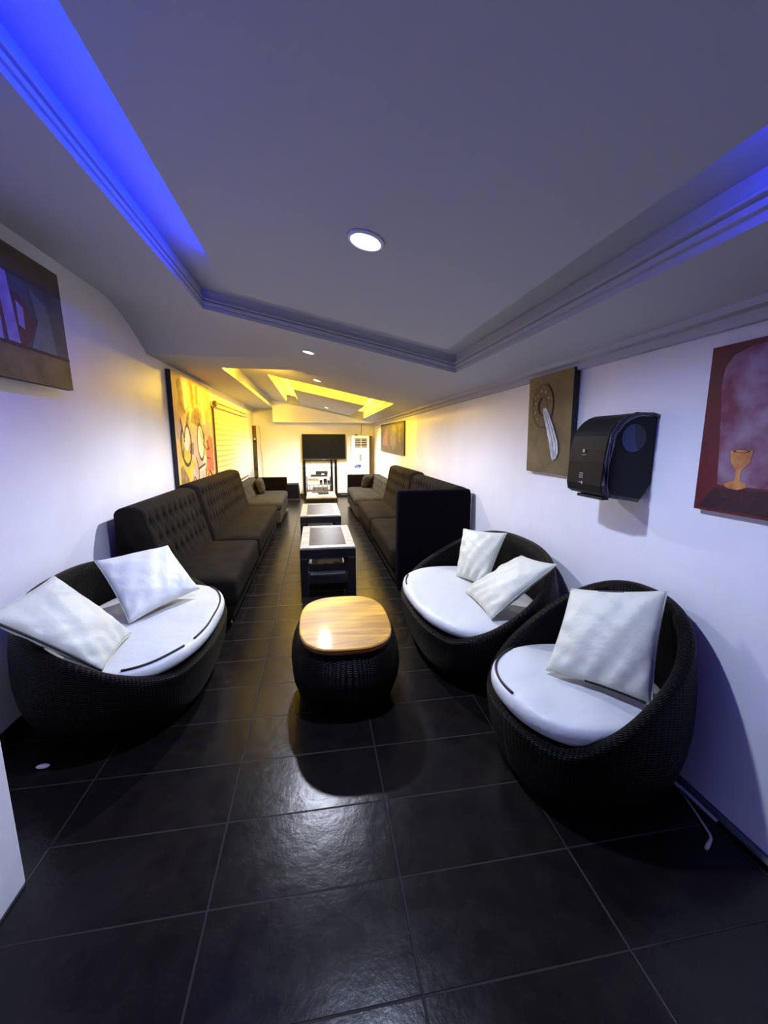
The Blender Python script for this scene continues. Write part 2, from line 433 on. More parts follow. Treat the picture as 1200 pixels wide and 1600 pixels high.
def downlight(k, x, y, r, label):
    z = zt(x); t = thing('downlight', label, 'ceiling light', (x, y, z), 'round white ceiling downlights')
    tilt = Matrix.Rotation(math.atan(-CB), 4, 'Y')
    def place(me):
        me.transform(Matrix.Translation((x, y, z)) @ tilt); return me
    # rim ring
    seg = 36; vs_, fs = [], []
    for (rr, zz) in ((r, -.001), (r*1.22, -.001), (r*1.22, -.008), (r*1.12, -.014), (r, -.012), (r, -.001)):
        for i in range(seg): vs_.append((rr*cos(2*pi*i/seg), rr*sin(2*pi*i/seg), zz))
    for j in range(5):
        for i in range(seg): fs.append((j*seg+i, j*seg+(i+1) % seg, (j+1)*seg+(i+1) % seg, (j+1)*seg+i))
    link('rim', place(newmesh(vs_, fs)), M['white_plastic'], t, smooth=True)
    link('diffuser', place(disc((0, 0, -.004), r, .008, seg)), lamp_disc_mat('lamp glass %d' % k, LAMP_COLOR[k], 18), t)
    l = bpy.data.lights.new('lamp', 'SPOT'); l.energy = LAMP_POWER[k]; l.color = LAMP_COLOR[k]; l.spot_size = radians(158); l.spot_blend = .6; l.shadow_soft_size = r*.8
    o = bpy.data.objects.new('lamp', l); o.location = (0.005, 0, -.03); o.rotation_euler = (0, -math.atan(-CB)*-1*0, 0); col.objects.link(o); o.parent = t
downlight(1, .226, 1.822, .062, 'largest nearest round downlight in the middle of the near ceiling panel')
downlight(2, -.044, 4.283, .050, 'small round downlight second from the camera, past the blue cove')
downlight(3, .05, 6.07, .045, 'small round downlight just before the yellow cove')
downlight(4, .28, 10.2, .045, 'farthest small downlight inside the yellow lit ceiling panel')

# ------------------------------------------------------------------ rattan seats
def sup(th, n):
    c, s = cos(th), sin(th)
    return math.copysign(abs(c)**(2/n), c), math.copysign(abs(s)**(2/n), s)
def barrel_k(z, top=.45):
    # radius factor against height
    pts = [(0, .78), (.05, .835), (.12, .90), (.2, .95), (.29, .985), (.38, 1.0), (.47, 1.0), (.58, .99), (.68, .965), (.78, .93), (.95, .87)]
    for (z0, k0), (z1, k1) in zip(pts, pts[1:]):
        if z <= z1: t = (z-z0)/(z1-z0); return k0+(k1-k0)*t
    return pts[-1][1]
def rattan_shell(cx, cy, face, hx, hy, n, zf, zb, seat_z, parent, name='rattan_shell', power=1.15, SEG=128):
    """face: direction angle the seat looks to; local x = facing"""
    cf, sf = cos(face), sin(face)
    rows = 26; vs_, fs, uvs = [], [], []
    per = 2*pi*sqrt((hx*hx+hy*hy)/2)
    prev = None
    def rim(th):
        ex, ey = sup(th, n)
        t = max(0, ((1-ex)/2-.10)/.90)
        return zf+(zb-zf)*(t**power)
    rings = []
    for i in range(SEG+1):
        th = 2*pi*i/SEG; ex, ey = sup(th, n); zr = rim(th)
        colv = []
        # outer wall
        for j in range(rows+1):
            z = .012 + (zr-.03-.012)*j/rows; k = barrel_k(z); colv.append((k, 0, z))
        kt = barrel_k(zr-.03)
        for a in range(1, 7):
            an = pi*a/6
            colv.append((kt, .03*(1-cos(an)), zr-.03+.03*sin(an)))
        zi = seat_z-.14
        for j in range(1, 11):
            z = (zr-.03)+(zi-(zr-.03))*j/10; colv.append((barrel_k(max(z, .2)), .06, z))
        rings.append((ex, ey, colv, th))
    nr = len(rings[0][2])
    for (ex, ey, colv, th) in rings[:-1]:
        for (k, inn, z) in colv:
            x = ex*(hx*k-inn); y = ey*(hy*k-inn)
            vs_.append((cx+x*cf-y*sf, cy+x*sf+y*cf, z))
    for i in range(SEG):
        i2 = (i+1) % SEG
        for j in range(nr-1):
            fs.append((i*nr+j, i2*nr+j, i2*nr+j+1, i*nr+j+1))
            acc = []
            for (ii, jj) in ((i, j), (i+1, j), (i+1, j+1), (i, j+1)):
                cv = rings[ii % SEG][2]
                s = 0
                for q in range(1, jj+1): s += abs(cv[q][2]-cv[q-1][2])+abs(cv[q][1]-cv[q-1][1])
                acc.append((per*ii/SEG, s))
            uvs += acc
    # bottom and inner floor
    fs.append(tuple(i*nr for i in reversed(range(SEG)))); uvs += [(0, 0)]*SEG
    fs.append(tuple(i*nr+nr-1 for i in range(SEG))); uvs += [(0, 0)]*SEG
    me = newmesh(vs_, fs)
    ul = me.uv_layers.new(name='UVMap')
    for li, uvv in enumerate(uvs): ul.data[li].uv = uvv
    return link(name, me, M['rattan'], parent, smooth=True)
def seat_cushion(cx, cy, face, hx, hy, n, z0, z1, parent, shift=.0, dome=.006, pipe=True, wr=.006, seed=1, arcs=((-.9, .9),)):
    cf, sf = cos(face), sin(face); SEG = 96
    rnd = random.Random(seed)
    ph = [rnd.uniform(0, 6.28) for _ in range(8)]
    prof = []
    h = z1-z0
    prof += [(.0, 0), (.5, 0), (.90, 0), (.965, .10), (.995, .3), (1.0, .55), (.99, .78), (.965, .92), (.93, .985)]
    prof += [(.86, 1.0), (.75, 1.02), (.6, 1.04), (.4, 1.05), (.2, 1.055), (0, 1.06)]
    vs_, fs = [], []
    def P(k, hh, th):
        ex, ey = sup(th, n)
        x = ex*hx*k+shift; y = ey*hy*k
        z = z0+min(hh, 1)*h + dome*max(0, hh-1)/.06
        if hh > .9:
            z += wr*(sin(9*x+ph[0]+4*y)*sin(7*y+ph[1])+.6*sin(17*x-11*y+ph[2])+.5*sin(25*y+6*x+ph[3]))*min(1, (1-k)*6+.1)
        return (cx+x*cf-y*sf, cy+x*sf+y*cf, z)
    for (k, hh) in prof[1:-1]:
        for i in range(SEG): vs_.append(P(k, hh, 2*pi*i/SEG))
    m = len(prof)-2
    for j in range(m-1):
        for i in range(SEG): fs.append((j*SEG+i, j*SEG+(i+1) % SEG, (j+1)*SEG+(i+1) % SEG, (j+1)*SEG+i))
    vs_.append(P(0, 1.06, 0)); c = len(vs_)-1
    for i in range(SEG): fs.append(((m-1)*SEG+i, (m-1)*SEG+(i+1) % SEG, c))
    fs.append(tuple(reversed(range(SEG))))
    o = link('seat_cushion', newmesh(vs_, fs), M['cushion'], parent, smooth=True)
    if pipe:
        for (t0, t1) in arcs:
            pts = [Vector(P(.945, .985, t0+(t1-t0)*i/40))+Vector((0, 0, .003)) for i in range(41)]
            sub('piping', tube(pts, .0065, 6), M['piping'], o, True)
    return o
def pillow(name, label, c4, thick, group, seed=0, m='pillow', pinch=.055, zipedge=None):
    """c4: bottom-left, bottom-right, top-right, top-left as seen from the front"""
    BL, BR, TR, TL = [Vector(p) for p in c4]
    rnd = random.Random(seed); ph = [rnd.uniform(0, 6.28) for _ in range(9)]
    nrm = ((BR-BL).cross(TL-BL)+(TR-TL).cross(TR-BR)).normalized()
    N_ = 26; vs_, idx, fs = [], {}, []
    def base(s, t):
        # edges bow inwards between the corners
        ss = s*(1-pinch*(1-t*t)*abs(s)); tt = t*(1-pinch*(1-s*s)*abs(t))
        u, v = (ss+1)/2, (tt+1)/2
        return BL*(1-u)*(1-v)+BR*u*(1-v)+TR*u*v+TL*(1-u)*v
    def H(s, t):
        e = max(0, (1-s*s))*max(0, (1-t*t))
        w_ = .0
        w_ += .9*sin(5*s+3*t+ph[0])*sin(4*t+ph[1]) + .6*sin(11*s-6*t+ph[2]) + .35*sin(19*t+9*s+ph[3])
        r_ = (e**.42)
        fold = sin(14*(s-t*.5)+ph[4])*exp(-((t+.75)/.28)**2)*.8 + sin(13*(t+s*.3)+ph[5])*exp(-((s+.8)/.25)**2)*.6
        return thick*.5*r_ + (.0048*w_*min(1, e*5)) + .009*fold*min(1, e*6)
    for side_ in (1, -1):
        for i in range(N_+1):
            for j in range(N_+1):
                s = -cos(pi*i/N_)*.35+(2*i/N_-1)*.65; t = -cos(pi*j/N_)*.35+(2*j/N_-1)*.65
                border = i in (0, N_) or j in (0, N_)
                if side_ == -1 and border: idx[(side_, i, j)] = idx[(1, i, j)]; continue
                idx[(side_, i, j)] = len(vs_)
                vs_.append(base(s, t)+nrm*(side_*H(s, t) if not border else 0))
    for side_ in (1, -1):
        for i in range(N_):
            for j in range(N_):
                q = [idx[(side_, i, j)], idx[(side_, i+1, j)], idx[(side_, i+1, j+1)], idx[(side_, i, j+1)]]
                fs.append(tuple(q if side_ == 1 else reversed(q)))
    zmin = min(v.z for v in vs_)
    cen = (BL+BR)/2
    o = link(name, newmesh(vs_, fs), M[m], None, org=(cen.x, cen.y, zmin), smooth=True)
    tag(o, label, 'pillow', group)
    # sewn seam round the edge
    pts = []
    for k in range(4*24):
        e, f = divmod(k, 24); f = -1+2*f/24
        s, t = [(f, -1), (1, f), (-f, 1), (-1, -f)][e]
        pts.append(base(s, t))
    sub('seam', tube(pts, .0028, 5, True), M[m], o, True)
    for (e, f0, f1) in (zipedge or ()):
        q = []
        for i in range(25):
            f = f0+(f1-f0)*i/24
            q.append(base(*[(f, -1), (1, f), (-f, 1), (-1, -f)][e])+nrm*.003)
        sub('zip', tube(q, .006, 6), M['piping'], o, True)
    return o

ch = thing('rattan_tub_chair', 'round dark rattan tub chair nearest the camera on the right, single pillow', 'armchair', (1.265, 1.68, 0))
rattan_shell(1.265, 1.68, radians(186), .43, .44, 2.35, .365, .91, .42, ch, power=1.0)
seat_cushion(1.265, 1.68, radians(186), .385, .378, 2.3, .372, .468, ch, shift=.035, arcs=((-1.25, .05),), seed=3)
lr = thing('rattan_loveseat', 'dark rattan loveseat on the right by the wall, with two cream pillows', 'loveseat', (1.165, 2.915, 0), 'oval rattan loveseats with white seat pads')
rattan_shell(1.165, 2.915, radians(183), .50, .775, 2.5, .375, .88, .43, lr, power=1.0)
seat_cushion(1.165, 2.915, radians(183), .452, .70, 2.5, .382, .468, lr, shift=.035, arcs=((-.75, -.3),), seed=5)
ll = thing('rattan_loveseat', 'dark rattan loveseat on the left by the wall, white seat with black piping', 'loveseat', (-1.18, 2.77, 0), 'oval rattan loveseats with white seat pads')
rattan_shell(-1.18, 2.77, radians(0), .51, .765, 2.5, .375, .80, .43, ll, power=1.0)
seat_cushion(-1.18, 2.77, radians(0), .46, .70, 2.5, .382, .468, ll, shift=.035, arcs=((-1.35, -.62), (-.45, .95)), seed=9)

G = 'cream scatter pillows on the rattan seats'
pillow('pillow', 'large cream pillow standing on the nearest right tub chair', [(1.105, 1.73, .495), (1.40, 1.39, .50), (1.56, 1.54, .955), (1.35, 1.93, .835)], .15, G, 1, zipedge=((2, -.2, .35), (0, -.2, .9)))
pillow('pillow', 'cream pillow standing upright at the far end of the right loveseat', [(1.165, 3.24, .48), (1.295, 2.93, .48), (1.52, 3.06, .885), (1.275, 3.40, .86)], .14, G, 2)
pillow('pillow', 'cream pillow leaning at the near end of the right loveseat', [(1.10, 2.86, .492), (1.09, 2.345, .492), (1.475, 2.27, .862), (1.41, 2.60, .83)], .13, G, 3)
pillow('pillow', 'white pillow at the far end of the left loveseat in front of the sofa', [(-1.185, 2.64, .50), (-.885, 3.10, .54), (-1.165, 3.35, .82), (-1.52, 3.0, .813)], .15, G, 4, m='cushion')
pillow('pillow', 'cream pillow leaning at the near end of the left loveseat, cut by the frame', [(-1.085, 2.09, .487), (-1.125, 2.52, .487), (-1.43, 2.41, .90), (-1.50, 1.99, .85)], .14, G, 6, zipedge=((3, -.75, .98),))

# ------------------------------------------------------------------ oval rattan stool
po = thing('rattan_stool', 'black rattan barrel stool with glossy orange wooden top in the aisle', 'stool', (.155, 2.55, 0))
def oval_shell():
    SEG, hx, hy, n = 112, .345, .43, 2.7
    prof = [(.0, .80), (.03, .84), (.09, .91), (.17, .975), (.25, 1.0), (.32, .985), (.38, .94), (.42, .88), (.435, .80)]
    vs_, fs, uvs = [], [], []
    fine = []
    for a in range(len(prof)-1):
        for q in range(4):
            t = q/4; fine.append((prof[a][0]*(1-t)+prof[a+1][0]*t, prof[a][1]*(1-t)+prof[a+1][1]*t))
    fine.append(prof[-1]); nr = len(fine)
    for i in range(SEG):
        ex, ey = sup(2*pi*i/SEG, n)
        for (z, k) in fine:
            rib = 1+.006*cos(2*pi*i/SEG*16)
            vs_.append((.155+ex*hx*k*rib, 2.55+ey*hy*k*rib, z+.005))
    per = 2*pi*.39
    for i in range(SEG):
        for j in range(nr-1):
            i2 = (i+1) % SEG; fs.append((i*nr+j, i2*nr+j, i2*nr+j+1, i*nr+j+1))
            for (ii, jj) in ((i, j), (i+1, j), (i+1, j+1), (i, j+1)): uvs.append((per*ii/SEG, fine[jj][0]*1.25))
    fs.append(tuple(i*nr for i in reversed(range(SEG)))); uvs += [(0, 0)]*SEG
    fs.append(tuple(i*nr+nr-1 for i in range(SEG))); uvs += [(0, 0)]*SEG
    me = newmesh(vs_, fs); ul = me.uv_layers.new(name='UVMap')
    for li, uvv in enumerate(uvs): ul.data[li].uv = uvv
    return me
link('rattan_body', oval_shell(), M['rattan'], po, smooth=True)
def oval_top(hx, hy, n, z0, z1, bev, SEG=96):
    prof = [(0, 0, z0), (1, -bev, z0), (1, 0, z0+bev*.6), (1, 0, z1-bev), (1, -bev*.4, z1-bev*.3), (1, -bev, z1)]
    vs_, fs = [], []
    for (k, d, z) in prof[1:]:
        for i in range(SEG):
            ex, ey = sup(2*pi*i/SEG, n); vs_.append((.155+ex*(hx+d), 2.55+ey*(hy+d), z))
    m = len(prof)-1
    for j in range(m-1):
        for i in range(SEG): fs.append((j*SEG+i, j*SEG+(i+1) % SEG, (j+1)*SEG+(i+1) % SEG, (j+1)*SEG+i))
    fs.append(tuple(reversed(range(SEG)))); fs.append(tuple((m-1)*SEG+i for i in range(SEG)))
    return newmesh(vs_, fs)
link('top_edge', oval_top(.292, .405, 2.9, .435, .456, .006), M['wood_edge'], po)
link('wooden_top', oval_top(.292, .405, 2.9, .4565, .472, .008), M['wood'], po)

# ------------------------------------------------------------------ tufted sofas
def tuft_back(side, y0, y1, xb, xt, xr, z0, z1, rows, cols, parent, m, depth=.032, stagger=True, top_r=.05, buttons=True):
    """side -1: against the left wall, +1: right. xb/xt |x| of the front face at seat/top, xr |x| of the rear."""
    NY = max(40, int((y1-y0)*70)); NV = 44
    # profile: front going up, rounded top, rear going down
    prof = []
    for i in range(NV+1):
        t = i/NV; z = z0+(z1-top_r-z0)*t; x = xb+(xt-xb)*t
        prof.append((x, z, 1.0 if 0 < t else 0, 1))
    cx = (xt+xr)/2; rx = (xr-xt)/2
    for a in range(1, 9):
        an = pi*a/8; prof.append((cx-rx*cos(an), z1-top_r+top_r*sin(an), 0, 0))
    prof.append((xr, z0-.35, 0, 0)); prof.append((xb+.02, z0-.35, 0, 0))
    bts = []
    for r_, zr in enumerate(rows):
        n = cols
        for c in range(n):
            yy = y0+(y1-y0)*(c+.5+(.0 if (r_ % 2 == 0 or not stagger) else .5))/(n+(.5 if stagger else 0))
            if yy < y1-.04: bts.append((yy, zr))
    sy = (y1-y0)/cols
    def disp(y, z):
        d = 0
        for (by, bz) in bts:
            dy = (y-by); dz = (z-bz)
            if abs(dy) < sy and abs(dz) < .12:
                d += depth*exp(-(dy/(sy*.22))**2-(dz/.030)**2)
                # pleat running down to the next row
            if abs(dy) < sy and -.16 < z-bz < .16:
                d += depth*.55*exp(-(dy/(sy*.13))**2)*exp(-((dz-.02)/.09)**2)
        edge = min(y-y0, y1-y)
        return d - .010*min(1, edge/.05)
    vs_, fs = [], []
    n = len(prof)
    for j in range(NY+1):
        y = y0+(y1-y0)*j/NY
        e = min(y-y0, y1-y); er = max(0, .02-e)  # slightly rounded ends
        for (x, z, fr, _) in prof:
            xx = x + (disp(y, z) if fr else 0) + (er*.7 if fr else 0)
            vs_.append((side*xx, y, z-(er*.6 if z > z1-top_r-.01 else 0)))
    for j in range(NY):
        for i in range(n):
            a = j*n+i; b_ = j*n+(i+1) % n; c = (j+1)*n+(i+1) % n; d = (j+1)*n+i
            fs.append((a, b_, c, d) if side > 0 else (d, c, b_, a))
    fs.append(tuple(range(n)) if side < 0 else tuple(reversed(range(n))))
    fs.append(tuple(reversed([NY*n+i for i in range(n)])) if side < 0 else tuple(NY*n+i for i in range(n)))
    o = link('backrest', newmesh(vs_, fs), M[m], parent, smooth=True)
    if buttons:
        me = sphere((0, 0, 0), .0105, 8)
        me.materials.append(M['button'])
        for (by, bz) in bts:
            t = (bz-z0)/(z1-top_r-z0); x = xb+(xt-xb)*t + disp(by, bz)-.010
            b_ = bpy.data.objects.new('button', me); col.objects.link(b_); b_.parent = o
            b_.location = Vector((side*x, by, bz))-ORG[o]
    return o
def sofa(label, side, y0, y1, xf, xb, xt, xr, zseat, ztop, rows, cols, m='velvet', cush=(.20,), low=False, dark='velvet_dark'):
    t = thing('sofa_section', label, 'sofa', (side*(xf+xr)/2, (y0+y1)/2, 0), 'brown velvet button tufted sofa sections')
    tuft_back(side, y0, y1, xb, xt, xr, zseat-.04, ztop, rows, cols, t, m)
    a, b_ = sorted((side*xf, side*(xb+.06)))
    link('seat', soft_box((a, y0+.005, zseat-.28), (b_, y1-.005, zseat-.015), .045, .018, 14, 26, 6), M[m], t, smooth=True)
    a, b_ = sorted((side*(xf+.035), side*(xr-.02)))
    link('base', box((a, y0+.015, .07), (b_, y1-.015, zseat-.27), .01), M[m], t)
    for (fx, fy) in ((xf+.10, y0+.10), (xf+.10, y1-.10), (xr-.1, y0+.10), (xr-.1, y1-.10)):
        link('foot', box((side*fx-.03, fy-.03, 0), (side*fx+.03, fy+.03, .075), .005), M['dark_wood'], t)
    return t
s1 = sofa('brown tufted sofa section at the near left behind the rattan loveseat', -1, 3.55, 5.04, .72, 1.24, 1.40, 1.62, .47, 1.10, (.95, .79, .63), 9)
s2 = sofa('long brown tufted sofa section on the left under the yellow blind', -1, 5.10, 7.68, .72, 1.22, 1.37, 1.62, .48, 1.13, (1.01, .855, .68), 17)
r1 = sofa('brown tufted sofa section on the right with a tall dark end panel', 1, 4.32, 6.14, .80, 1.32, 1.46, 1.66, .47, 1.13, (1.0, .85, .68), 12)
link('end_panel', box((.835, 4.19, .05), (1.645, 4.31, 1.115), .025, 3), M['velvet_dark'], r1)
r2 = sofa('brown tufted sofa section on the right behind the end panel one', 1, 6.20, 8.05, .79, 1.30, 1.44, 1.66, .47, 1.16, (1.03, .88, .70), 11)
def corner_section(label, side, y0, y1, xf, xr, zs, zt_):
    t = thing('sofa_section', label, 'sofa', (side*(xf+xr)/2, (y0+y1)/2, 0), 'grey low end sections of the two sofa rows')
    tuft_back(side, y0, y1, xr-.34, xr-.22, xr, zs-.04, zt_, (zs+.13, zs+.23), 7, t, 'velvet_grey', depth=.014, top_r=.04, buttons=False)
    a, b_ = sorted((side*xf, side*(xr-.28)))
    link('seat', soft_box((a, y0, zs-.16), (b_, y1-.08, zs), .06, .03, 14, 22, 6), M['velvet_grey'], t, smooth=True)
    a, b_ = sorted((side*(xf+.02), side*(xr-.02)))
    link('base', box((a, y0+.01, .06), (b_, y1-.02, zs-.155), .03, 3), M['velvet_grey'], t)
    a, b_ = sorted((side*(xf+.02), side*(xr-.03)))
    link('end_panel', box((a, y1-.10, .05), (b_, y1, zt_), .02, 3), M['velvet_dark'], t)
    # corner cushion
    cpx = side*(xr-.40)
    if side < 0: cpx = side*(xr-.36)
    rot = Matrix.Rotation(radians(-side*(30 if side > 0 else 6)), 3, 'Z') @ Matrix.Rotation(radians(side*14), 3, 'Y')
    me = soft_box((cpx-.08, y1-(.66 if side > 0 else .95), zs+.01), (cpx+.08, y1-.15, zt_+.02), .078, .0, 6, 12, 10)
    piv = Vector((cpx, y1-.4, zs+.15))
    me.transform(Matrix.Translation(piv) @ rot.to_4x4() @ Matrix.Translation(-piv))
    link('back_cushion', me, M['velvet_grey'], t, smooth=True)
    for (fx, fy) in ((xf+.10, y0+.10), (xf+.10, y1-.15), (xr-.1, y0+.10), (xr-.1, y1-.15)):
        link('foot', box((side*fx-.03, fy-.03, 0), (side*fx+.03, fy+.03, .065), .004), M['dark_wood'], t)
    return t
corner_section('low grey sofa end section at the far left by the low black box', -1, 7.95, 10.05, .68, 1.62, .47, .785)
corner_section('low grey sofa end section at the far right before the air conditioner', 1, 8.25, 10.55, .76, 1.66, .47, .785)

# ------------------------------------------------------------------ coffee tables
def table(label, x0, x1, y0, y1, h, shelf=True, papers=False):
    t = thing('coffee_table', label, 'table', ((x0+x1)/2, (y0+y1)/2, 0), 'dark tables with pale bordered tops along the aisle')
    b_ = .09; lw = .085
    link('top_border', boxes([((x0, y0, h-.022), (x1, y0+b_*1.1, h)), ((x0, y1-b_*1.1, h-.022), (x1, y1, h)),
                              ((x0, y0+b_*1.1+.001, h-.022), (x0+b_, y1-b_*1.1-.001, h)), ((x1-b_, y0+b_*1.1+.001, h-.022), (x1, y1-b_*1.1-.001, h))], .002, 1), M['marble'], t)
    link('top_inset', box((x0+b_+.001, y0+b_*1.1+.001, h-.02), (x1-b_-.001, y1-b_*1.1-.001, h-.004)), M['slate'], t)
    e = .004
    link('apron', boxes([((x0-e, y0-e, h-.115), (x1+e, y0+.03, h-.023)), ((x0-e, y1-.03, h-.115), (x1+e, y1+e, h-.023)),
                         ((x0-e, y0+.03, h-.115), (x0+.03, y1-.03, h-.023)), ((x1-.03, y0+.03, h-.115), (x1+e, y1-.03, h-.023))]), M['dark_wood'], t)
    for fx in (x0-e, x1+e-lw):
        for fy in (y0-e, y1+e-lw): link('leg', box((fx, fy, 0), (fx+lw, fy+lw, h-.116), .004), M['dark_wood'], t)
    if shelf:
        link('rail', boxes([((x0+lw, y0, h-.26), (x1-lw, y0+.03, h-.19)), ((x0+lw, y1-.03, h-.26), (x1-lw, y1, h-.19)),
                            ((x0, y0+lw, h-.26), (x0+.03, y1-lw, h-.19)), ((x1-.03, y0+lw, h-.26), (x1, y1-lw, h-.19))]), M['dark_wood'], t)
        link('shelf', boxes([((x0+.02, y0+.1, .10), (x1-.02, y1-.05, .125))]), M['dark_wood'], t)
    return t
table('nearest dark wooden table with pale tiled border behind the rattan stool', -.19, .385, 4.21, 5.34, .53)
table('middle dark wooden table with pale border and black inset', -.255, .345, 6.11, 7.33, .53)
t3 = table('farthest low dark table below the television, white top', -.235, .43, 9.05, 10.18, .40, shelf=False)
link('top_sheet', box((-.15, 9.20, .401), (.34, 10.08, .404)), M['white_plastic'], t3)
tr = tag(link('storage_tray', boxes([((-.10, 4.55, .1255), (.30, 5.15, .137)), ((-.10, 4.55, .137), (.30, 4.565, .19)), ((-.10, 5.135, .137), (.30, 5.15, .19)), ((-.10, 4.565, .137), (-.085, 5.135, .19)), ((.285, 4.565, .137), (.30, 5.135, .19))]), M['white_plastic'], None, (.1, 4.85, .1255)), 'white tray lying on the lower shelf of the nearest table', 'tray')
tag(link('power_cable', tube([(-.03, 4.545, .195), (-.03, 4.6, .20), (.0, 4.75, .152), (.08, 4.9, .145), (.15, 4.8, .148), (.2, 4.95, .145), (.27, 4.85, .148)], .006, 6), M['black_plastic'], None, (-.03, 4.6, .137), True), 'black cable hooked over the white tray under the nearest table', 'cable')
# things on the farthest table
bx = thing('dvd_player', 'black box device lying on the white top of the farthest table', 'electronic device', (.13, 9.75, .405))
link('body', rotbox((.02, 9.55, .405), (.26, 9.8, .455), Matrix.Rotation(.12, 3, 'Z'), .004), M['black_plastic'], bx)
link('knob', disc((.19, 9.65, .465), .025, .02, 16), M['chrome'], bx)
tag(link('remote_control', rotbox((-.13, 9.86, .405), (.05, 9.91, .428), Matrix.Rotation(.1, 3, 'Z'), .006), M['black_plastic'], None, (-.04, 9.88, .405)), 'black remote control lying behind the box on the farthest table', 'remote control')
tag(link('paper_sheet', box((-.11, 9.40, .4045), (-.01, 9.7, .409)), M['white_plastic'], None, (-.06, 9.55, .4045)), 'white paper pad beside the black box on the farthest table', 'paper')

# ------------------------------------------------------------------ television and stand
YT = 12.18
tv = thing('television', 'large black flat television on a black post stand at the far wall', 'television', (.24, YT, 1.07))
TX0, TX1, TZ0, TZ1 = -.39, .865, 1.105, 1.83
link('bezel', boxes([((TX0, YT-.02, TZ0), (TX1, YT+.02, TZ0+.022)), ((TX0, YT-.02, TZ1-.014), (TX1, YT+.02, TZ1)), ((TX0, YT-.02, TZ0+.022), (TX0+.014, YT+.02, TZ1-.014)), ((TX1-.014, YT-.02, TZ0+.022), (TX1, YT+.02, TZ1-.014))]), M['black_plastic'], tv)
link('screen', box((TX0+.014, YT-.014, TZ0+.022), (TX1-.014, YT+.01, TZ1-.014)), mat('tv screen', (.006, .006, .007), .3, spec=.06), tv)
link('rear_housing', box((TX0+.15, YT+.02, TZ0+.08), (TX1-.15, YT+.07, TZ1-.12), .01), M['black_plastic'], tv)
link('sensor_bar', box((.18, YT-.016, TZ0-.012), (.28, YT+.01, TZ0)), M['grey_plastic'], tv)
st = thing('television_stand', 'tall black post stand holding the television, glass shelf between its posts', 'tv stand', (.1, YT, 0))
def post(x0, x1, yy=YT+.03): 
    p = link('post', box((x0, yy, .03), (x1, yy+.05, 1.10), .004), M['gloss_black'], st)
    for z in (.78, .92): sub('bolt', disc(((x0+x1)/2, yy-.004, z), .013, .014, 12, 'y'), M['chrome'], p)
post(-.385, -.31); post(.415, .475); post(.53, .60)
link('foot_bar', boxes([((-.45, YT-.1, 0), (-.28, YT+.12, .03)), ((.38, YT-.1, 0), (.66, YT+.12, .03))], .005), M['gloss_black'], st)
link('crossbar', box((-.309, YT+.032, 1.045), (.60, YT+.05, 1.085)), M['black_plastic'], st)
rk = thing('shelf_rack', 'small chrome rack with glass shelves below the television', 'rack', (.08, 11.75, 0))
for (x, y) in ((-.27, 11.52), (.38, 11.52), (-.27, 11.86), (.38, 11.86)): link('upright', tube([(x, y, 0), (x, y, .66)], .012, 8), M['chrome'], rk)
for z in (.645, .42, .12): link('shelf', box((-.29, 11.50, z), (.40, 11.88, z+.012), .003), M['glass_shelf'], rk)
dc = thing('set_top_box', 'black set top box standing on the top glass shelf of the rack', 'electronic device', (.1, 11.7, .658))
link('body', box((-.16, 11.60, .658), (.30, 11.82, .70), .004), M['black_plastic'], dc)
link('upper_unit', box((-.02, 11.62, .7005), (.31, 11.80, .80), .004), M['black_plastic'], dc)
link('badge', boxes([((.14, 11.612, .70), (.21, 11.6195, .735))]), M['white_plastic'], dc)
wb = tag(link('white_box', box((-.24, 11.6, .4325), (.06, 11.8, .58), .006), mat('pale box', (.75, .8, .85), .5), None, (-.09, 11.7, .4325)), 'pale box on the middle shelf of the chrome rack', 'box')
for (x, s, lb) in ((.12, .05, 'small black adapter beside the pale box on the rack'), (.24, .065, 'tall black adapter in the middle of the rack shelf'), (.33, .045, 'black adapter at the right end of the rack shelf')):
    o = tag(link('power_adapter', box((x-s*.7, 11.62, .4325), (x+s*.7, 11.70, .4325+s*2.3), .01), M['black_plastic'], None, (x, 11.66, .4325)), lb, 'adapter')
    sub('plug', box((x-.01, 11.60, .45), (x+.01, 11.62, .48)), M['grey_plastic'], o)
rnd = random.Random(4)
for i in range(5):
    x = -.2+i*.12; pts = [(x, 11.56, .42-.002)]
    pts = [(x, 11.48, .43), (x+.02, 11.47, .33), (x+rnd.uniform(-.04, .04), 11.46, .22), (x+rnd.uniform(-.03, .05), 11.47, .14), (x+.01, 11.46, .02)]
    tag(link('loose_cable', tube(pts, .006, 6), M['black_plastic'], None, pts[-1], True), 'one of the thin black cables hanging in front of the chrome rack', 'cable', 'black cables hanging at the rack')
for x, lb in ((-.13, 'thin left cable hanging from the television to the set top box'), (.17, 'thin right cable hanging from the television to the set top box')):
    tag(link('thin_cable', tube([(x, 12.16, 1.10), (x-.01, 12.0, .95), (x+.03, 11.84, .74)], .004, 5), M['grey_plastic'], None, (x, 11.9, .74), True), lb, 'cable', 'thin cables under the television')

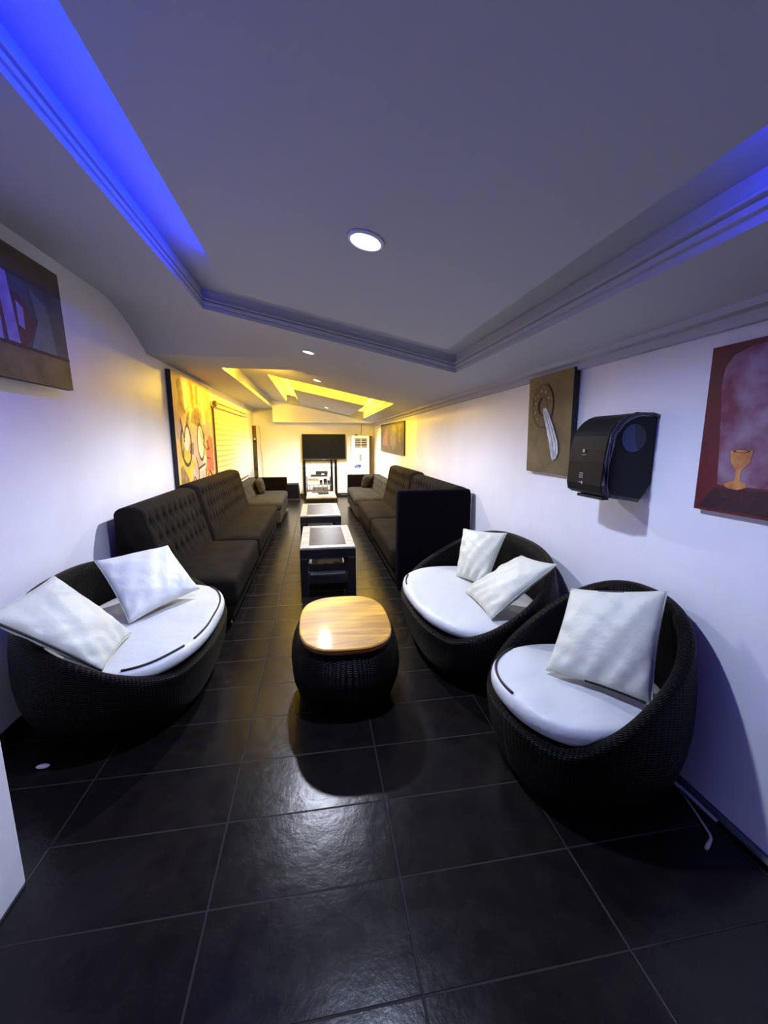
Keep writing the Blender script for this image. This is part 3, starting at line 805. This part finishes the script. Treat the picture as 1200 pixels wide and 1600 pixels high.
# low black box by the wall
sp = thing('floor_speaker', 'low black wedge shaped box on the floor left of the television stand', 'speaker', (-.66, 11.8, 0))
link('cabinet', newmesh([(-.86, 11.70, 0), (-.46, 11.70, 0), (-.46, 12.0, 0), (-.86, 12.0, 0), (-.84, 11.78, .44), (-.51, 11.78, .45), (-.51, 11.98, .45), (-.84, 11.98, .44)],
     [(0, 3, 2, 1), (4, 5, 6, 7), (0, 1, 5, 4), (1, 2, 6, 5), (2, 3, 7, 6), (3, 0, 4, 7)]), M['speaker'], sp)
link('grille', newmesh([(-.835, 11.697, .03), (-.485, 11.697, .03), (-.525, 11.772, .42), (-.825, 11.772, .415)], [(0, 1, 2, 3)]), M['velvet_dark'], sp)
pw = tag(link('floor_cable', tube([(-.44, 11.85, .01), (-.40, 11.7, .01), (-.2, 11.68, .01), (-.05, 11.6, .01), (0, 11.46, .01)], .008, 6), M['black_plastic'], None, (-.2, 11.68, 0), True), 'black cable lying on the floor beside the low black box', 'cable')
sk = tag(link('socket_strip', box((.70, 12.16, 0), (.98, 12.24, .06), .01), M['black_plastic'], None, (.84, 12.2, 0)), 'black socket strip on the floor right of the television stand', 'socket strip')

# ------------------------------------------------------------------ air conditioner
ac = thing('air_conditioner', 'tall white floor standing air conditioner in the far right corner', 'air conditioner', (1.29, 12.05, 0))
AX0, AX1, AY = 1.02, 1.535, 11.93
link('body', box((AX0, AY, .02), (AX1, AY+.33, 1.79), .02, 3), M['white_plastic'], ac)
link('plinth', box((AX0+.02, AY+.02, 0), (AX1-.02, AY+.31, .02)), M['grey_plastic'], ac)
gr = link('outlet_shade', box((AX0+.10, AY-.003, 1.44), (AX1-.07, AY+.001, 1.71)), mat('outlet dark', (.03, .008, .010), .6), ac)  # flat dark plate, the shade inside the air outlet put into its colour
for i in range(6): sub('louvre', box((AX0+.10, AY-.018, 1.462+i*.048), (AX1-.07, AY-.004, 1.474+i*.048), .002), M['white_plastic'], gr)
sub('divider', box((1.285, AY-.02, 1.44), (1.297, AY-.002, 1.71)), M['white_plastic'], gr)
link('control_panel', box((1.24, AY-.004, 1.06), (1.31, AY, 1.26)), M['grey_plastic'], ac)
sk_ = link('sticker', box((1.08, AY-.004, .87), (1.29, AY, .955)), M['blue_sticker'], ac)
sub('sticker_mark', boxes([((1.09, AY-.006, .885), (1.10, AY-.004, .945)), ((1.10, AY-.006, .915), (1.13, AY-.004, .945)), ((1.145, AY-.006, .90), (1.20, AY-.004, .908)), ((1.16, AY-.006, .925), (1.18, AY-.004, .94)), ((1.215, AY-.006, .90), (1.27, AY-.004, .905))]), M['white_plastic'], sk_)
link('side_seam', box((AX1-.001, AY+.02, .06), (AX1+.002, AY+.05, 1.75)), M['grey_plastic'], ac)
tag(link('brown_pipe_cover', box((1.565, 12.05, 0), (1.63, 12.22, 1.78), .01), M['brown'], None, (1.6, 12.13, 0)), 'narrow brown vertical board between the air conditioner and the right wall', 'pipe cover')
tag(link('wall_wire', tube([(1.33, 12.12, 1.795), (1.32, 12.2, 1.86), (1.345, 12.28, 1.95), (1.35, 12.3, 2.12)], .006, 6), M['black_plastic'], None, (1.33, 12.12, 1.795), True), 'black wire rising from the top of the air conditioner', 'wire')
tag(link('top_clutter', boxes([((1.12, 12.02, 1.79), (1.22, 12.12, 1.815)), ((1.15, 12.04, 1.815), (1.18, 12.10, 1.83))], .004), M['brown'], None, (1.17, 12.07, 1.79)), 'small brown piece lying on top of the air conditioner', 'box')

# ------------------------------------------------------------------ far left corner
fp = thing('metal_frame', 'tall narrow dark frame standing at the left wall in the far corner', 'frame', (-1.68, 12.1, .55))
link('upper_panel', box((-1.715, 11.95, 1.72), (-1.62, 12.02, 2.05), .005), M['brown'], fp)
link('lower_frame', boxes([((-1.715, 11.95, .52), (-1.70, 12.02, 1.72)), ((-1.635, 11.95, .52), (-1.62, 12.02, 1.72)), ((-1.70, 11.95, .52), (-1.635, 12.02, .56)), ((-1.70, 11.95, 1.60), (-1.635, 12.02, 1.66)), ((-1.672, 11.955, .56), (-1.662, 12.0, 1.60)), ((-1.70, 11.95, .82), (-1.635, 12.02, .90))]), M['canvas_edge'], fp)
link('frame_glass', box((-1.70, 12.003, .56), (-1.635, 12.01, 1.60)), M['grey_plastic'], fp)
tag(link('hanging_cable', tube([(-1.60, 12.25, 2.06), (-1.56, 12.27, 2.02), (-1.55, 12.28, 1.75), (-1.565, 12.28, 1.5), (-1.53, 12.28, 1.2), (-1.52, 12.28, .8), (-1.53, 12.28, .5)], .006, 6), M['grey_plastic'], None, (-1.53, 12.28, .5), True), 'thin cable hanging down the wall beside the narrow dark frame', 'cable')
cur = tag(link('curtain_panel', None or newmesh([(XL+.012+.012*sin(i*1.4), 10.88+i*.088, z) for z in (.3, 2.50) for i in range(12)], [(i, i+1, 12+i+1, 12+i) for i in range(11)]), mat('white curtain', (.82, .82, .80), .8), None, (XL+.012, 11.4, .3), True), 'flat white curtain panel on the left wall past the blind', 'curtain')
so = cur.modifiers.new('s', 'SOLIDIFY'); so.thickness = .004

# ------------------------------------------------------------------ roller blind
bl = thing('roller_blind', 'cream zebra roller blind lowered over the window on the left wall', 'blind', (XL+.05, 8.95, .9))
BY0, BY1 = 7.42, 10.62
link('roller', disc((XL+.07, (BY0+BY1)/2, 2.22), .032, BY1-BY0, 20, 'y'), M['blind'], bl, smooth=True)
link('cassette', box((XL+.002, BY0, 2.27), (XL+.10, BY1, 2.285), .003), M['blind'], bl)
bk = link('bracket', disc((XL+.07, BY0-.015, 2.24), .055, .02, 22, 'y'), M['chrome'], bl)
sub('chain_wheel', disc((XL+.07, BY0-.03, 2.24), .03, .012, 18, 'y'), M['brown'], bk)
nb = 15; zt0, zb0 = 2.19, .80; hb = (zt0-zb0)/nb
link('fabric', boxes([((XL+.048, BY0+.03, zt0-(i+1)*hb+.018), (XL+.052, BY1-.03, zt0-i*hb)) for i in range(nb)]), M['blind'], bl)
link('sheer_band', box((XL+.042, BY0+.03, zb0), (XL+.045, BY1-.03, zt0)), M['blind_sheer'], bl)
link('bottom_bar', box((XL+.035, BY0+.02, zb0-.03), (XL+.06, BY1-.02, zb0), .004), M['brown'], bl)
link('top_line', tube([(XL+.082, BY0+.02, 2.18), (XL+.082, BY1-.6, 2.18)], .006, 6), M['brown'], bl)

# ------------------------------------------------------------------ paintings
def painterly(name, c1, c2, scale=6, rough=.55): return mat(name, c1, rough, color2=c2, cscale=scale, cdetail=8, bump=.3, bscale=30)
class Canvas:
    """frame: O lower-left corner on the wall side, ux along width, uz up, nn out of the wall"""
    def __init__(s, O, ux, uz, nn, W, H, D): s.O, s.ux, s.uz, s.nn, s.W, s.H, s.D = Vector(O), Vector(ux).normalized(), Vector(uz).normalized(), Vector(nn).normalized(), W, H, D
    def P(s, u, v, d=0): return s.O+s.ux*u*s.W+s.uz*v*s.H+s.nn*(s.D+d)
    def body(s, parent, me_mat, edge_mat):
        c = [s.P(u, v, d) for d in (-s.D, 0) for (u, v) in ((0, 0), (1, 0), (1, 1), (0, 1))]
        me = newmesh(c, [(0, 3, 2, 1), (4, 5, 6, 7), (0, 1, 5, 4), (1, 2, 6, 5), (2, 3, 7, 6), (3, 0, 4, 7)])
        me.materials.append(edge_mat); me.materials.append(me_mat)
        me.polygons[1].material_index = 1
        bm = bmesh.new(); bm.from_mesh(me); bmesh.ops.recalc_face_normals(bm, faces=bm.faces); bm.to_mesh(me); bm.free()
        return link('canvas', me, None, parent)
    def patches(s, lst, lift=.0012, th=.0012):
        vs_, fs = [], []
        for poly in lst:
            k = len(vs_); n = len(poly)
            vs_ += [s.P(u, v, lift) for u, v in poly]+[s.P(u, v, lift-th) for u, v in poly]
            fs.append(tuple(range(k, k+n)))
            for i in range(n): fs.append((k+i, k+n+i, k+n+(i+1) % n, k+(i+1) % n))
        me = newmesh(vs_, fs)
        bm = bmesh.new(); bm.from_mesh(me); bmesh.ops.recalc_face_normals(bm, faces=bm.faces); bm.to_mesh(me); bm.free()
        return me
    def stroke(s, pts, wd, lift=.003, aspect=None):
        """polyline stroke as quads, wd in metres"""
        out = []
        q = [Vector((p[0]*s.W, p[1]*s.H)) for p in pts]
        L_, R_ = [], []
        for i, p in enumerate(q):
            a = q[max(0, i-1)]; b_ = q[min(len(q)-1, i+1)]; t = (b_-a).normalized(); nn_ = Vector((-t.y, t.x))*wd/2
            L_.append(p+nn_); R_.append(p-nn_)
        for i in range(len(q)-1):
            out.append([(v.x/s.W, v.y/s.H) for v in (L_[i], L_[i+1], R_[i+1], R_[i])])
        return out
def ell(cx, cy, rx, ry, n=28, a0=0, a1=2*pi):
    return [(cx+rx*cos(a0+(a1-a0)*i/n), cy+ry*sin(a0+(a1-a0)*i/n)) for i in range(n if a1-a0 > 6.28 else n+1)]
def rng(cx, cy, rx, ry, f, n=28, a0=0, a1=2*pi):
    out = []
    for i in range(n):
        b0 = a0+(a1-a0)*i/n; b1 = a0+(a1-a0)*(i+1)/n
        out.append([(cx+rx*cos(b0), cy+ry*sin(b0)), (cx+rx*cos(b1), cy+ry*sin(b1)), (cx+rx*f*cos(b1), cy+ry*f*sin(b1)), (cx+rx*f*cos(b0), cy+ry*f*sin(b0))])
    return out

# --- tall colourful abstract painting, left wall (u runs away from the camera)
t = thing('painting', 'tall orange and yellow abstract painting on the left wall beside the blind', 'painting', (-1.69, 6.15, 1.02), 'canvases on the walls')
cv = Canvas((XL+.004, 5.36, 1.0), (0, 1, 0), (0.0, 0, 1), (1, 0, 0), 1.80, 1.46, .055)
cv.body(t, painterly('ochre paint', (.62, .36, .13), (.80, .55, .25), 5), M['canvas_edge'])
PM = {'gdark': painterly('dark grey brown paint', (.10, .07, .055), (.24, .18, .14), 22), 'yel': painterly('deep yellow paint', (.62, .42, .03), (.75, .55, .06), 9), 'grey': painterly('mauve paint', (.38, .30, .28), (.55, .42, .36), 8), 'red': painterly('red paint', (.75, .10, .07), (.80, .20, .12), 8),
      'pale': painterly('pale paint', (.78, .62, .45), (.85, .74, .60), 9), 'line': mat('dark paint line', (.05, .03, .03), .6), 'brn': painterly('umber paint', (.22, .12, .05), (.42, .26, .10), 12), 'pink': painterly('pink paint', (.70, .42, .38), (.78, .55, .48), 8)}
def pp(c, t, name, polys, m, lift, apart=False):
    for g in ([[p] for p in polys] if apart else [polys]): link(name, c.patches(g, lift), PM[m], t)
pp(cv, t, 'yellow_field', [[(.02, .0), (.30, .0), (.30, .12), (.36, .22), (.20, .40), (.14, .52), (.06, .46), (.04, .2)]], 'yel', .001, True)
pp(cv, t, 'umber_field', [[(.04, 0), (.26, 0), (.22, .10), (.1, .22), (.05, .2)], [(.38, .60), (.62, .56), (.66, .68), (.58, .76), (.42, .70)]], 'brn', .0016, True)
pp(cv, t, 'mauve_field', [[(.02, .44), (.10, .46), (.12, .60), (.03, .62)], [(.30, .28), (.62, .28), (.66, .56), (.34, .56)], [(.40, .10), (.60, .12), (.62, .28), (.44, .28)], [(.62, .58), (.92, .40), (.95, .62), (.75, .66)]], 'grey', .0014, True)
pp(cv, t, 'red_field', [[(.70, .12), (.98, .10), (.99, .46), (.86, .50), (.76, .30)]], 'red', .0018)
pp(cv, t, 'pale_figure', [ell(.22, .46, .07, .12), ell(.60, .42, .085, .18), [(.50, 0), (.70, 0), (.66, .18), (.50, .16)], [(.20, .98), (.34, .98), (.33, .74), (.24, .70)], [(.64, .96), (.74, .96), (.80, .60), (.70, .60)], ell(.70, .22, .05, .07)], 'pale', .0022, True)
pp(cv, t, 'pink_figure', [[(.33, .0), (.44, .0), (.40, .14), (.34, .20)], [(.48, .02), (.68, .02), (.66, .15), (.50, .13)]], 'pink', .0026, True)
ln = rng(.22, .40, .13, .20, .84, a0=-3.9, a1=.6) + rng(.60, .42, .10, .19, .84) + rng(.26, .44, .08, .14, .82, a0=-1.2, a1=3.0)
pp(cv, t, 'swirl', [[(.10, .92), (.16, .97), (.22, .90), (.20, .78), (.26, .68), (.22, .66), (.14, .74), (.12, .84)], [(.40, .97), (.46, .97), (.50, .84), (.46, .72), (.42, .80)], [(.54, .95), (.60, .96), (.58, .80), (.54, .76)]], 'brn', .0019, True)
pp(cv, t, 'shadow_patch', [[(.28, .66), (.34, .70), (.30, .56), (.24, .58)], [(.10, .30), (.16, .40), (.14, .24)], [(.30, .40), (.40, .42), (.38, .30), (.31, .32)], [(.66, .56), (.74, .50), (.72, .40), (.67, .46)], [(.44, .66), (.50, .74), (.60, .70), (.64, .58), (.52, .57)]], 'gdark', .0024, True)
LS = [cv.stroke([(.12, .62), (.16, .50), (.18, .42)], .03), cv.stroke([(.60, .56), (.66, .40), (.78, .34), (.88, .36)], .02), cv.stroke([(.48, .16), (.70, .20)], .03), cv.stroke([(.46, .02), (.50, .16), (.44, .28)], .02), cv.stroke([(.70, .0), (.70, .12), (.76, .26), (.90, .24)], .02), cv.stroke([(.74, .04), (.82, .12), (.94, .04)], .03), cv.stroke([(.30, .0), (.36, .10), (.44, .02)], .035), cv.stroke([(.80, .44), (.84, .34)], .05)]
link('figure_outline', cv.patches(ln[:28], .0032), PM['line'], t); link('figure_outline', cv.patches(ln[28:56], .0032), PM['line'], t); link('figure_outline', cv.patches(ln[56:84], .0034), PM['line'], t)
for st_ in LS: link('brush_line', cv.patches(st_, .0036), PM['line'], t)

# --- near left painting (brown bands)
t = thing('painting', 'brown banded painting with violet stripe at the left edge of the view', 'painting', (-1.68, 2.85, 2.02), 'canvases on the walls')
cl_ = Canvas((-1.66, 2.28, 1.965), (0, 1, .0), (-.02, 0, 1), (1, 0, .02), .93, .73, .035)
cl_.body(t, painterly('dark slate paint', (.035, .04, .045), (.09, .10, .11), 5), M['canvas_edge'])
PM['band'] = painterly('olive brown paint', (.10, .075, .03), (.20, .15, .07), 6); PM['band2'] = painterly('dark brown paint', (.05, .03, .02), (.09, .06, .03), 6)
PM['vio'] = painterly('violet paint', (.22, .15, .34), (.34, .27, .50), 9); PM['mar'] = painterly('maroon paint', (.07, .015, .03), (.11, .03, .05), 6); PM['och'] = painterly('ochre brown paint', (.18, .09, .02), (.26, .14, .04), 6)
PM['mist'] = painterly('grey green paint', (.11, .13, .12), (.18, .20, .18), 4)
pp(cl_, t, 'lower_band', [[(0, 0), (1, 0), (1, .25), (0, .25)]], 'band', .001)
pp(cl_, t, 'upper_band', [[(0, .80), (1, .80), (1, .985), (0, .985)]], 'band2', .001)
pp(cl_, t, 'mist_arc', [[(.60, .27), (.86, .27), (.84, .5), (.80, .66), (.66, .74), (.70, .5)]], 'mist', .0012)
pp(cl_, t, 'maroon_shape', [ell(.48, .46, .17, .20)], 'mar', .0016)
pp(cl_, t, 'ochre_shape', [[(.0, .5), (.30, .46), (.28, .62), (0, .64)]], 'och', .0018)
pp(cl_, t, 'violet_stripe', [[(.40, .28), (.50, .28), (.46, .78), (.37, .80)], [(.51, .42), (.56, .40), (.57, .56), (.51, .60)], [(.0, .28), (.36, .26), (.36, .44), (0, .42)], [(.20, .82), (.30, .82), (.27, .97), (.2, .97)]], 'vio', .0022, True)
pp(cl_, t, 'band_line', [[(0, .25), (1, .25), (1, .275), (0, .275)], [(0, .785), (1, .785), (1, .80), (0, .80)]], 'line', .0028, True)

# --- right wall: u runs towards the camera
t = thing('painting', 'bronze brown painting of an ornate ring pouring white, behind the paper dispenser', 'painting', (1.68, 2.78, 1.40), 'canvases on the walls')
cr_ = Canvas((XR-.006, 3.06, 1.395), (0, -1, 0), (-.02, 0, 1), (-1, 0, -.02), .56, .70, .035)
PM['bronze'] = painterly('bronze paint', (.10, .075, .032), (.17, .13, .06), 5)
cr_.body(t, PM['bronze'], M['canvas_edge'])
PM['ring'] = painterly('dark bronze relief', (.035, .022, .012), (.16, .10, .05), 55); PM['wht'] = painterly('white streaks', (.42, .42, .46), (.80, .80, .84), 22); PM['gstreak'] = painterly('grey streak paint', (.16, .15, .14), (.4, .4, .42), 30); PM['gold'] = painterly('gold dots', (.35, .22, .08), (.5, .34, .12), 20)
pp(cr_, t, 'ornate_ring', rng(.37, .69, .24, .215, .40, 30), 'ring', .006)
pp(cr_, t, 'ring_rim', rng(.37, .69, .25, .225, .94, 30)+rng(.37, .69, .115, .105, .85, 24), 'line', .007)
pp(cr_, t, 'ring_stud', [ell(.37+.17*cos(a), .69+.155*sin(a), .018, .015, 8) for a in (.5, 1.1, 1.7, 2.3, 2.9, 3.5, 4.1)]+[ell(.37+.21*cos(a), .69+.19*sin(a), .013, .011, 8) for a in (1.4, 2.6, 3.2)], 'gold', .009, True)
pp(cr_, t, 'white_pour', [[(.40, .66), (.46, .67), (.54, .60), (.66, .46), (.76, .32), (.78, .22), (.74, .16), (.66, .14), (.62, .20), (.56, .34), (.48, .48), (.42, .58)]], 'wht', .0085)
pp(cr_, t, 'pour_streak', cr_.stroke([(.44, .62), (.56, .46), (.66, .30), (.69, .14)], .008), 'gstreak', .010)
pp(cr_, t, 'pour_streak', cr_.stroke([(.48, .63), (.62, .46), (.72, .30), (.735, .18)], .007), 'gstreak', .010)

t = thing('painting', 'dark red painting with an orange goblet at the right edge of the view', 'painting', (1.68, 1.2, 1.33), 'canvases on the walls')
cq = Canvas((XR-.004, 1.565, 1.33), (0, -1, 0), (-.006, 0, 1), (-1, 0, 0), .95, .68, .03)
PM['dred'] = painterly('dark red paint', (.075, .002, .005), (.11, .005, .009), 4)
cq.body(t, PM['dred'], PM['dred'])
PM['purp'] = painterly('purple grey paint', (.15, .02, .05), (.27, .17, .22), 9); PM['orange'] = painterly('orange paint', (.40, .13, .025), (.62, .28, .08), 18)
PM['dmar'] = painterly('black maroon paint', (.018, .001, .005), (.04, .003, .009), 5); PM['lime'] = painterly('lime paint', (.45, .42, .02), (.55, .5, .05), 9)
pp(cq, t, 'purple_ground', [[(.10, .17), (.088, .4), (.075, .6), (.062, .78), (.07, .87), (.10, .93), (.17, .965), (.32, .975), (.98, .95), (.98, .17), (.4, .17)]], 'purp', .001)
pp(cq, t, 'dark_table', [[(.02, .02), (.98, .02), (.98, .20), (.4, .16), (.09, .15)]], 'dmar', .0014)
pp(cq, t, 'goblet', [[(0.1417, 0.375), (0.1651, 0.3885), (0.2158, 0.3885), (0.2353, 0.375), (0.2275, 0.312), (0.2041, 0.276), (0.1963, 0.258), (0.1963, 0.204), (0.2236, 0.1905), (0.2275, 0.168), (0.1924, 0.15), (0.1495, 0.1545), (0.13, 0.1725), (0.1456, 0.1905), (0.1768, 0.204), (0.1768, 0.258), (0.1651, 0.276), (0.1495, 0.312)]], 'orange', .0022)
pp(cq, t, 'goblet_line', rng(.188, .377, .035, .012, .75, 20), 'line', .003)
pp(cq, t, 'dark_fruit', [ell(.44, .27, .11, .15)], 'dmar', .002)
pp(cq, t, 'lime_shape', [[(.36, .33), (.37, .40), (.43, .47), (.50, .50), (.52, .40), (.44, .34)]], 'lime', .0026)

t = thing('painting', 'long dark mottled painting far along the right wall above the sofas', 'painting', (1.68, 9.2, 1.35), 'canvases on the walls')
cs = Canvas((XR-.004, 10.62, 1.38), (0, -1, -.01), (0, 0, 1), (-1, 0, 0), 2.83, .66, .03)
PM['mott'] = painterly('mottled brown paint', (.025, .018, .008), (.07, .055, .03), 10)
cs.body(t, PM['mott'], M['canvas_edge'])
PM['rust'] = painterly('rust paint', (.12, .05, .02), (.10, .06, .03), 9); PM['mo2'] = painterly('light mottled paint', (.03, .025, .014), (.15, .13, .09), 16)
pp(cs, t, 'rust_patch', [[(.10, .25), (.35, .2), (.40, .7), (.30, .86), (.18, .6)]], 'rust', .001)
pp(cs, t, 'pale_patch', [[(.50, .3), (.62, .1), (.72, .3), (.74, .8), (.62, .95), (.52, .8)], [(.80, .4), (.9, .35), (.93, .9), (.84, .95)]], 'mo2', .001, True)

# ------------------------------------------------------------------ paper towel dispenser
dp = thing('paper_towel_dispenser', 'black paper towel dispenser with taped edge fixed on the right wall', 'dispenser', (XR-.13, 2.02, 1.34))
DY0, DY1 = 1.85, 2.155
def disp_prof():
    # (x from wall, z) side outline: back bottom, front bottom, front face, curved top
    p = [(0, 1.40), (.045, 1.325), (.07, 1.318), (.245, 1.345), (.272, 1.362), (.280, 1.40)]
    p += [(.276, 1.52), (.270, 1.58)]
    for i in range(1, 11):
        a = (pi/2)*i/10; p.append((.10+.165*cos(a), 1.60+.165*sin(a)))
    p += [(.03, 1.762), (0, 1.752)]
    return p
def extr(prof, y0, y1, inset=0):
    n = len(prof); cx = sum(p[0] for p in prof)/n; cz = sum(p[1] for p in prof)/n
    vs_ = []
    secs = [(y0, inset), (y0+inset, 0), (y1-inset, 0), (y1, inset)] if inset else [(y0, 0), (y1, 0)]
    for (y, s) in secs:
        for (x, z) in prof:
            f = 1-s/.16 if s else 1
            xx = x if x < .005 else (x-.0)*f+0*(1-f); zz = cz+(z-cz)*f
            vs_.append((XR-.002-xx, y, zz))
    fs = []
    for k in range(len(secs)-1):
        for i in range(n): fs.append((k*n+i, k*n+(i+1) % n, (k+1)*n+(i+1) % n, (k+1)*n+i))
    fs.append(tuple(reversed(range(n)))); fs.append(tuple((len(secs)-1)*n+i for i in range(n)))
    me = newmesh(vs_, fs)
    bm = bmesh.new(); bm.from_mesh(me); bmesh.ops.recalc_face_normals(bm, faces=bm.faces); bm.to_mesh(me); bm.free()
    return me
link('cover', extr(disp_prof(), DY0+.006, DY1, .008), mat('dispenser plastic', (.006, .0055, .0055), .5, spec=.2), dp)
# see-through smoke side window with paper roll
sidep = [(XR-.002-x*.94-.006, DY0+.002, 1.545+(z-1.545)*.95) for x, z in disp_prof()]
link('side_window', newmesh([tuple(p) for p in sidep]+[(p[0], DY0+.0055, p[2]) for p in sidep], [tuple(reversed(range(len(sidep))))]+[tuple(range(len(sidep), 2*len(sidep)))]+[(i, (i+1) % len(sidep), len(sidep)+(i+1) % len(sidep), len(sidep)+i) for i in range(len(sidep))]), mat('smoked side', (.002, .003, .008), .2, spec=.2), dp)
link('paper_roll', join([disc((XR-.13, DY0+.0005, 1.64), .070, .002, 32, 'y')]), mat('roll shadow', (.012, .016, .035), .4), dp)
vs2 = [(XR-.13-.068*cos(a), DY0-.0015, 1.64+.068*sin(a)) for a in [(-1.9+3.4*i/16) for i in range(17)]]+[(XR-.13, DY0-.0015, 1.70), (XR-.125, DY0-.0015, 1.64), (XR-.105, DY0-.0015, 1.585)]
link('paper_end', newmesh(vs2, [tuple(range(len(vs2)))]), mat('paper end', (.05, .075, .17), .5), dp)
tp = []
pr = disp_prof()
rt = random.Random(3)
ring_pts = [Vector((XR-.002-x*.965, DY0+.001, 1.545+(z-1.545)*.975)) for x, z in pr[2:]]
link('tape_edge', tube(ring_pts, [.010+rt.uniform(-.003, .004) for _ in ring_pts], 7), M['tape'], dp)
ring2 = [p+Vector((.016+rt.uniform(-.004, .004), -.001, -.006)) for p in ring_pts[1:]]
link('tape_highlight', tube(ring2, [.004+rt.uniform(-.0015, .002) for _ in ring2], 6), mat('tape highlight', (.28, .28, .32), .15, bump=1, bscale=60), dp)  # thin pale strip: the glint on the crumpled tape put into its colour
M['mark'] = mat('grey printing', (.28, .27, .26), .5)
fx = XR-.002-.2795
def onface(y0, y1, z0, z1): 
    def X_(z): return XR-.002-(.280-(z-1.40)*.033)-.0006
    return newmesh([(X_(z0), y0, z0), (X_(z0), y1, z0), (X_(z1), y1, z1), (X_(z1), y0, z1)], [(0, 1, 2, 3)])
lg = disc((XR-.002-.2765, 2.02, 1.575), .009, .003, 20, 'x')
link('round_logo', join([lg, onface(2.003, 2.037, 1.552, 1.555)]), M['mark'], dp)
link('printed_panel', join([onface(2.01+.011*i, 2.01+.011*i+.008, 1.452-.011*j, 1.452-.011*j+.006) for i in range(3) for j in range(3)]+[onface(2.02, 2.04, 1.405, 1.408), onface(2.008, 2.018, 1.398, 1.414)]), M['mark'], dp)
link('paper_slot', box((XR-.24, DY0+.05, 1.322), (XR-.20, DY1-.05, 1.338)), M['piping'], dp)

# ------------------------------------------------------------------ bottom right floor clutter
tk = tag(link('cable_trunking', rotbox((1.655, 1.265, .0), (1.670, 1.56, .014), Matrix.Rotation(radians(2), 3, 'Z'), .003, (1.66, 1.5, 0)), M['white_plastic'], None, (1.63, 1.3, 0)), 'white plastic trunking strip on the floor beside the near right tub chair', 'trunking')
tag(link('white_rod', tube([(1.643, 1.42, .009), (1.615, 1.32, .009), (1.578, 1.215, .009), (1.565, 1.198, .009), (1.53, 1.178, .008), (1.507, 1.165, .008)], [.003, .004, .005, .006, .008, .007], 8), mat('off white rod', (.55, .50, .47), .5), None, (1.57, 1.2, 0), True), 'thin bent off-white rod lying on the floor by the trunking strip', 'rod')
tag(link('wall_pipe', tube([(XR-.022, -1.4, .022), (XR-.022, 1.62, .022)], .012, 10), M['pipe'], None, (XR-.022, .2, 0), True), 'grey pipe running along the foot of the right wall', 'pipe')
tag(link('plastic_scrap', sphere((-1.40, 2.07, .012), .03, 10, (1.1, .5, .35)), M['white_plastic'], None, (-1.40, 2.07, 0), True), 'small white scrap on the floor under the left loveseat', 'scrap')
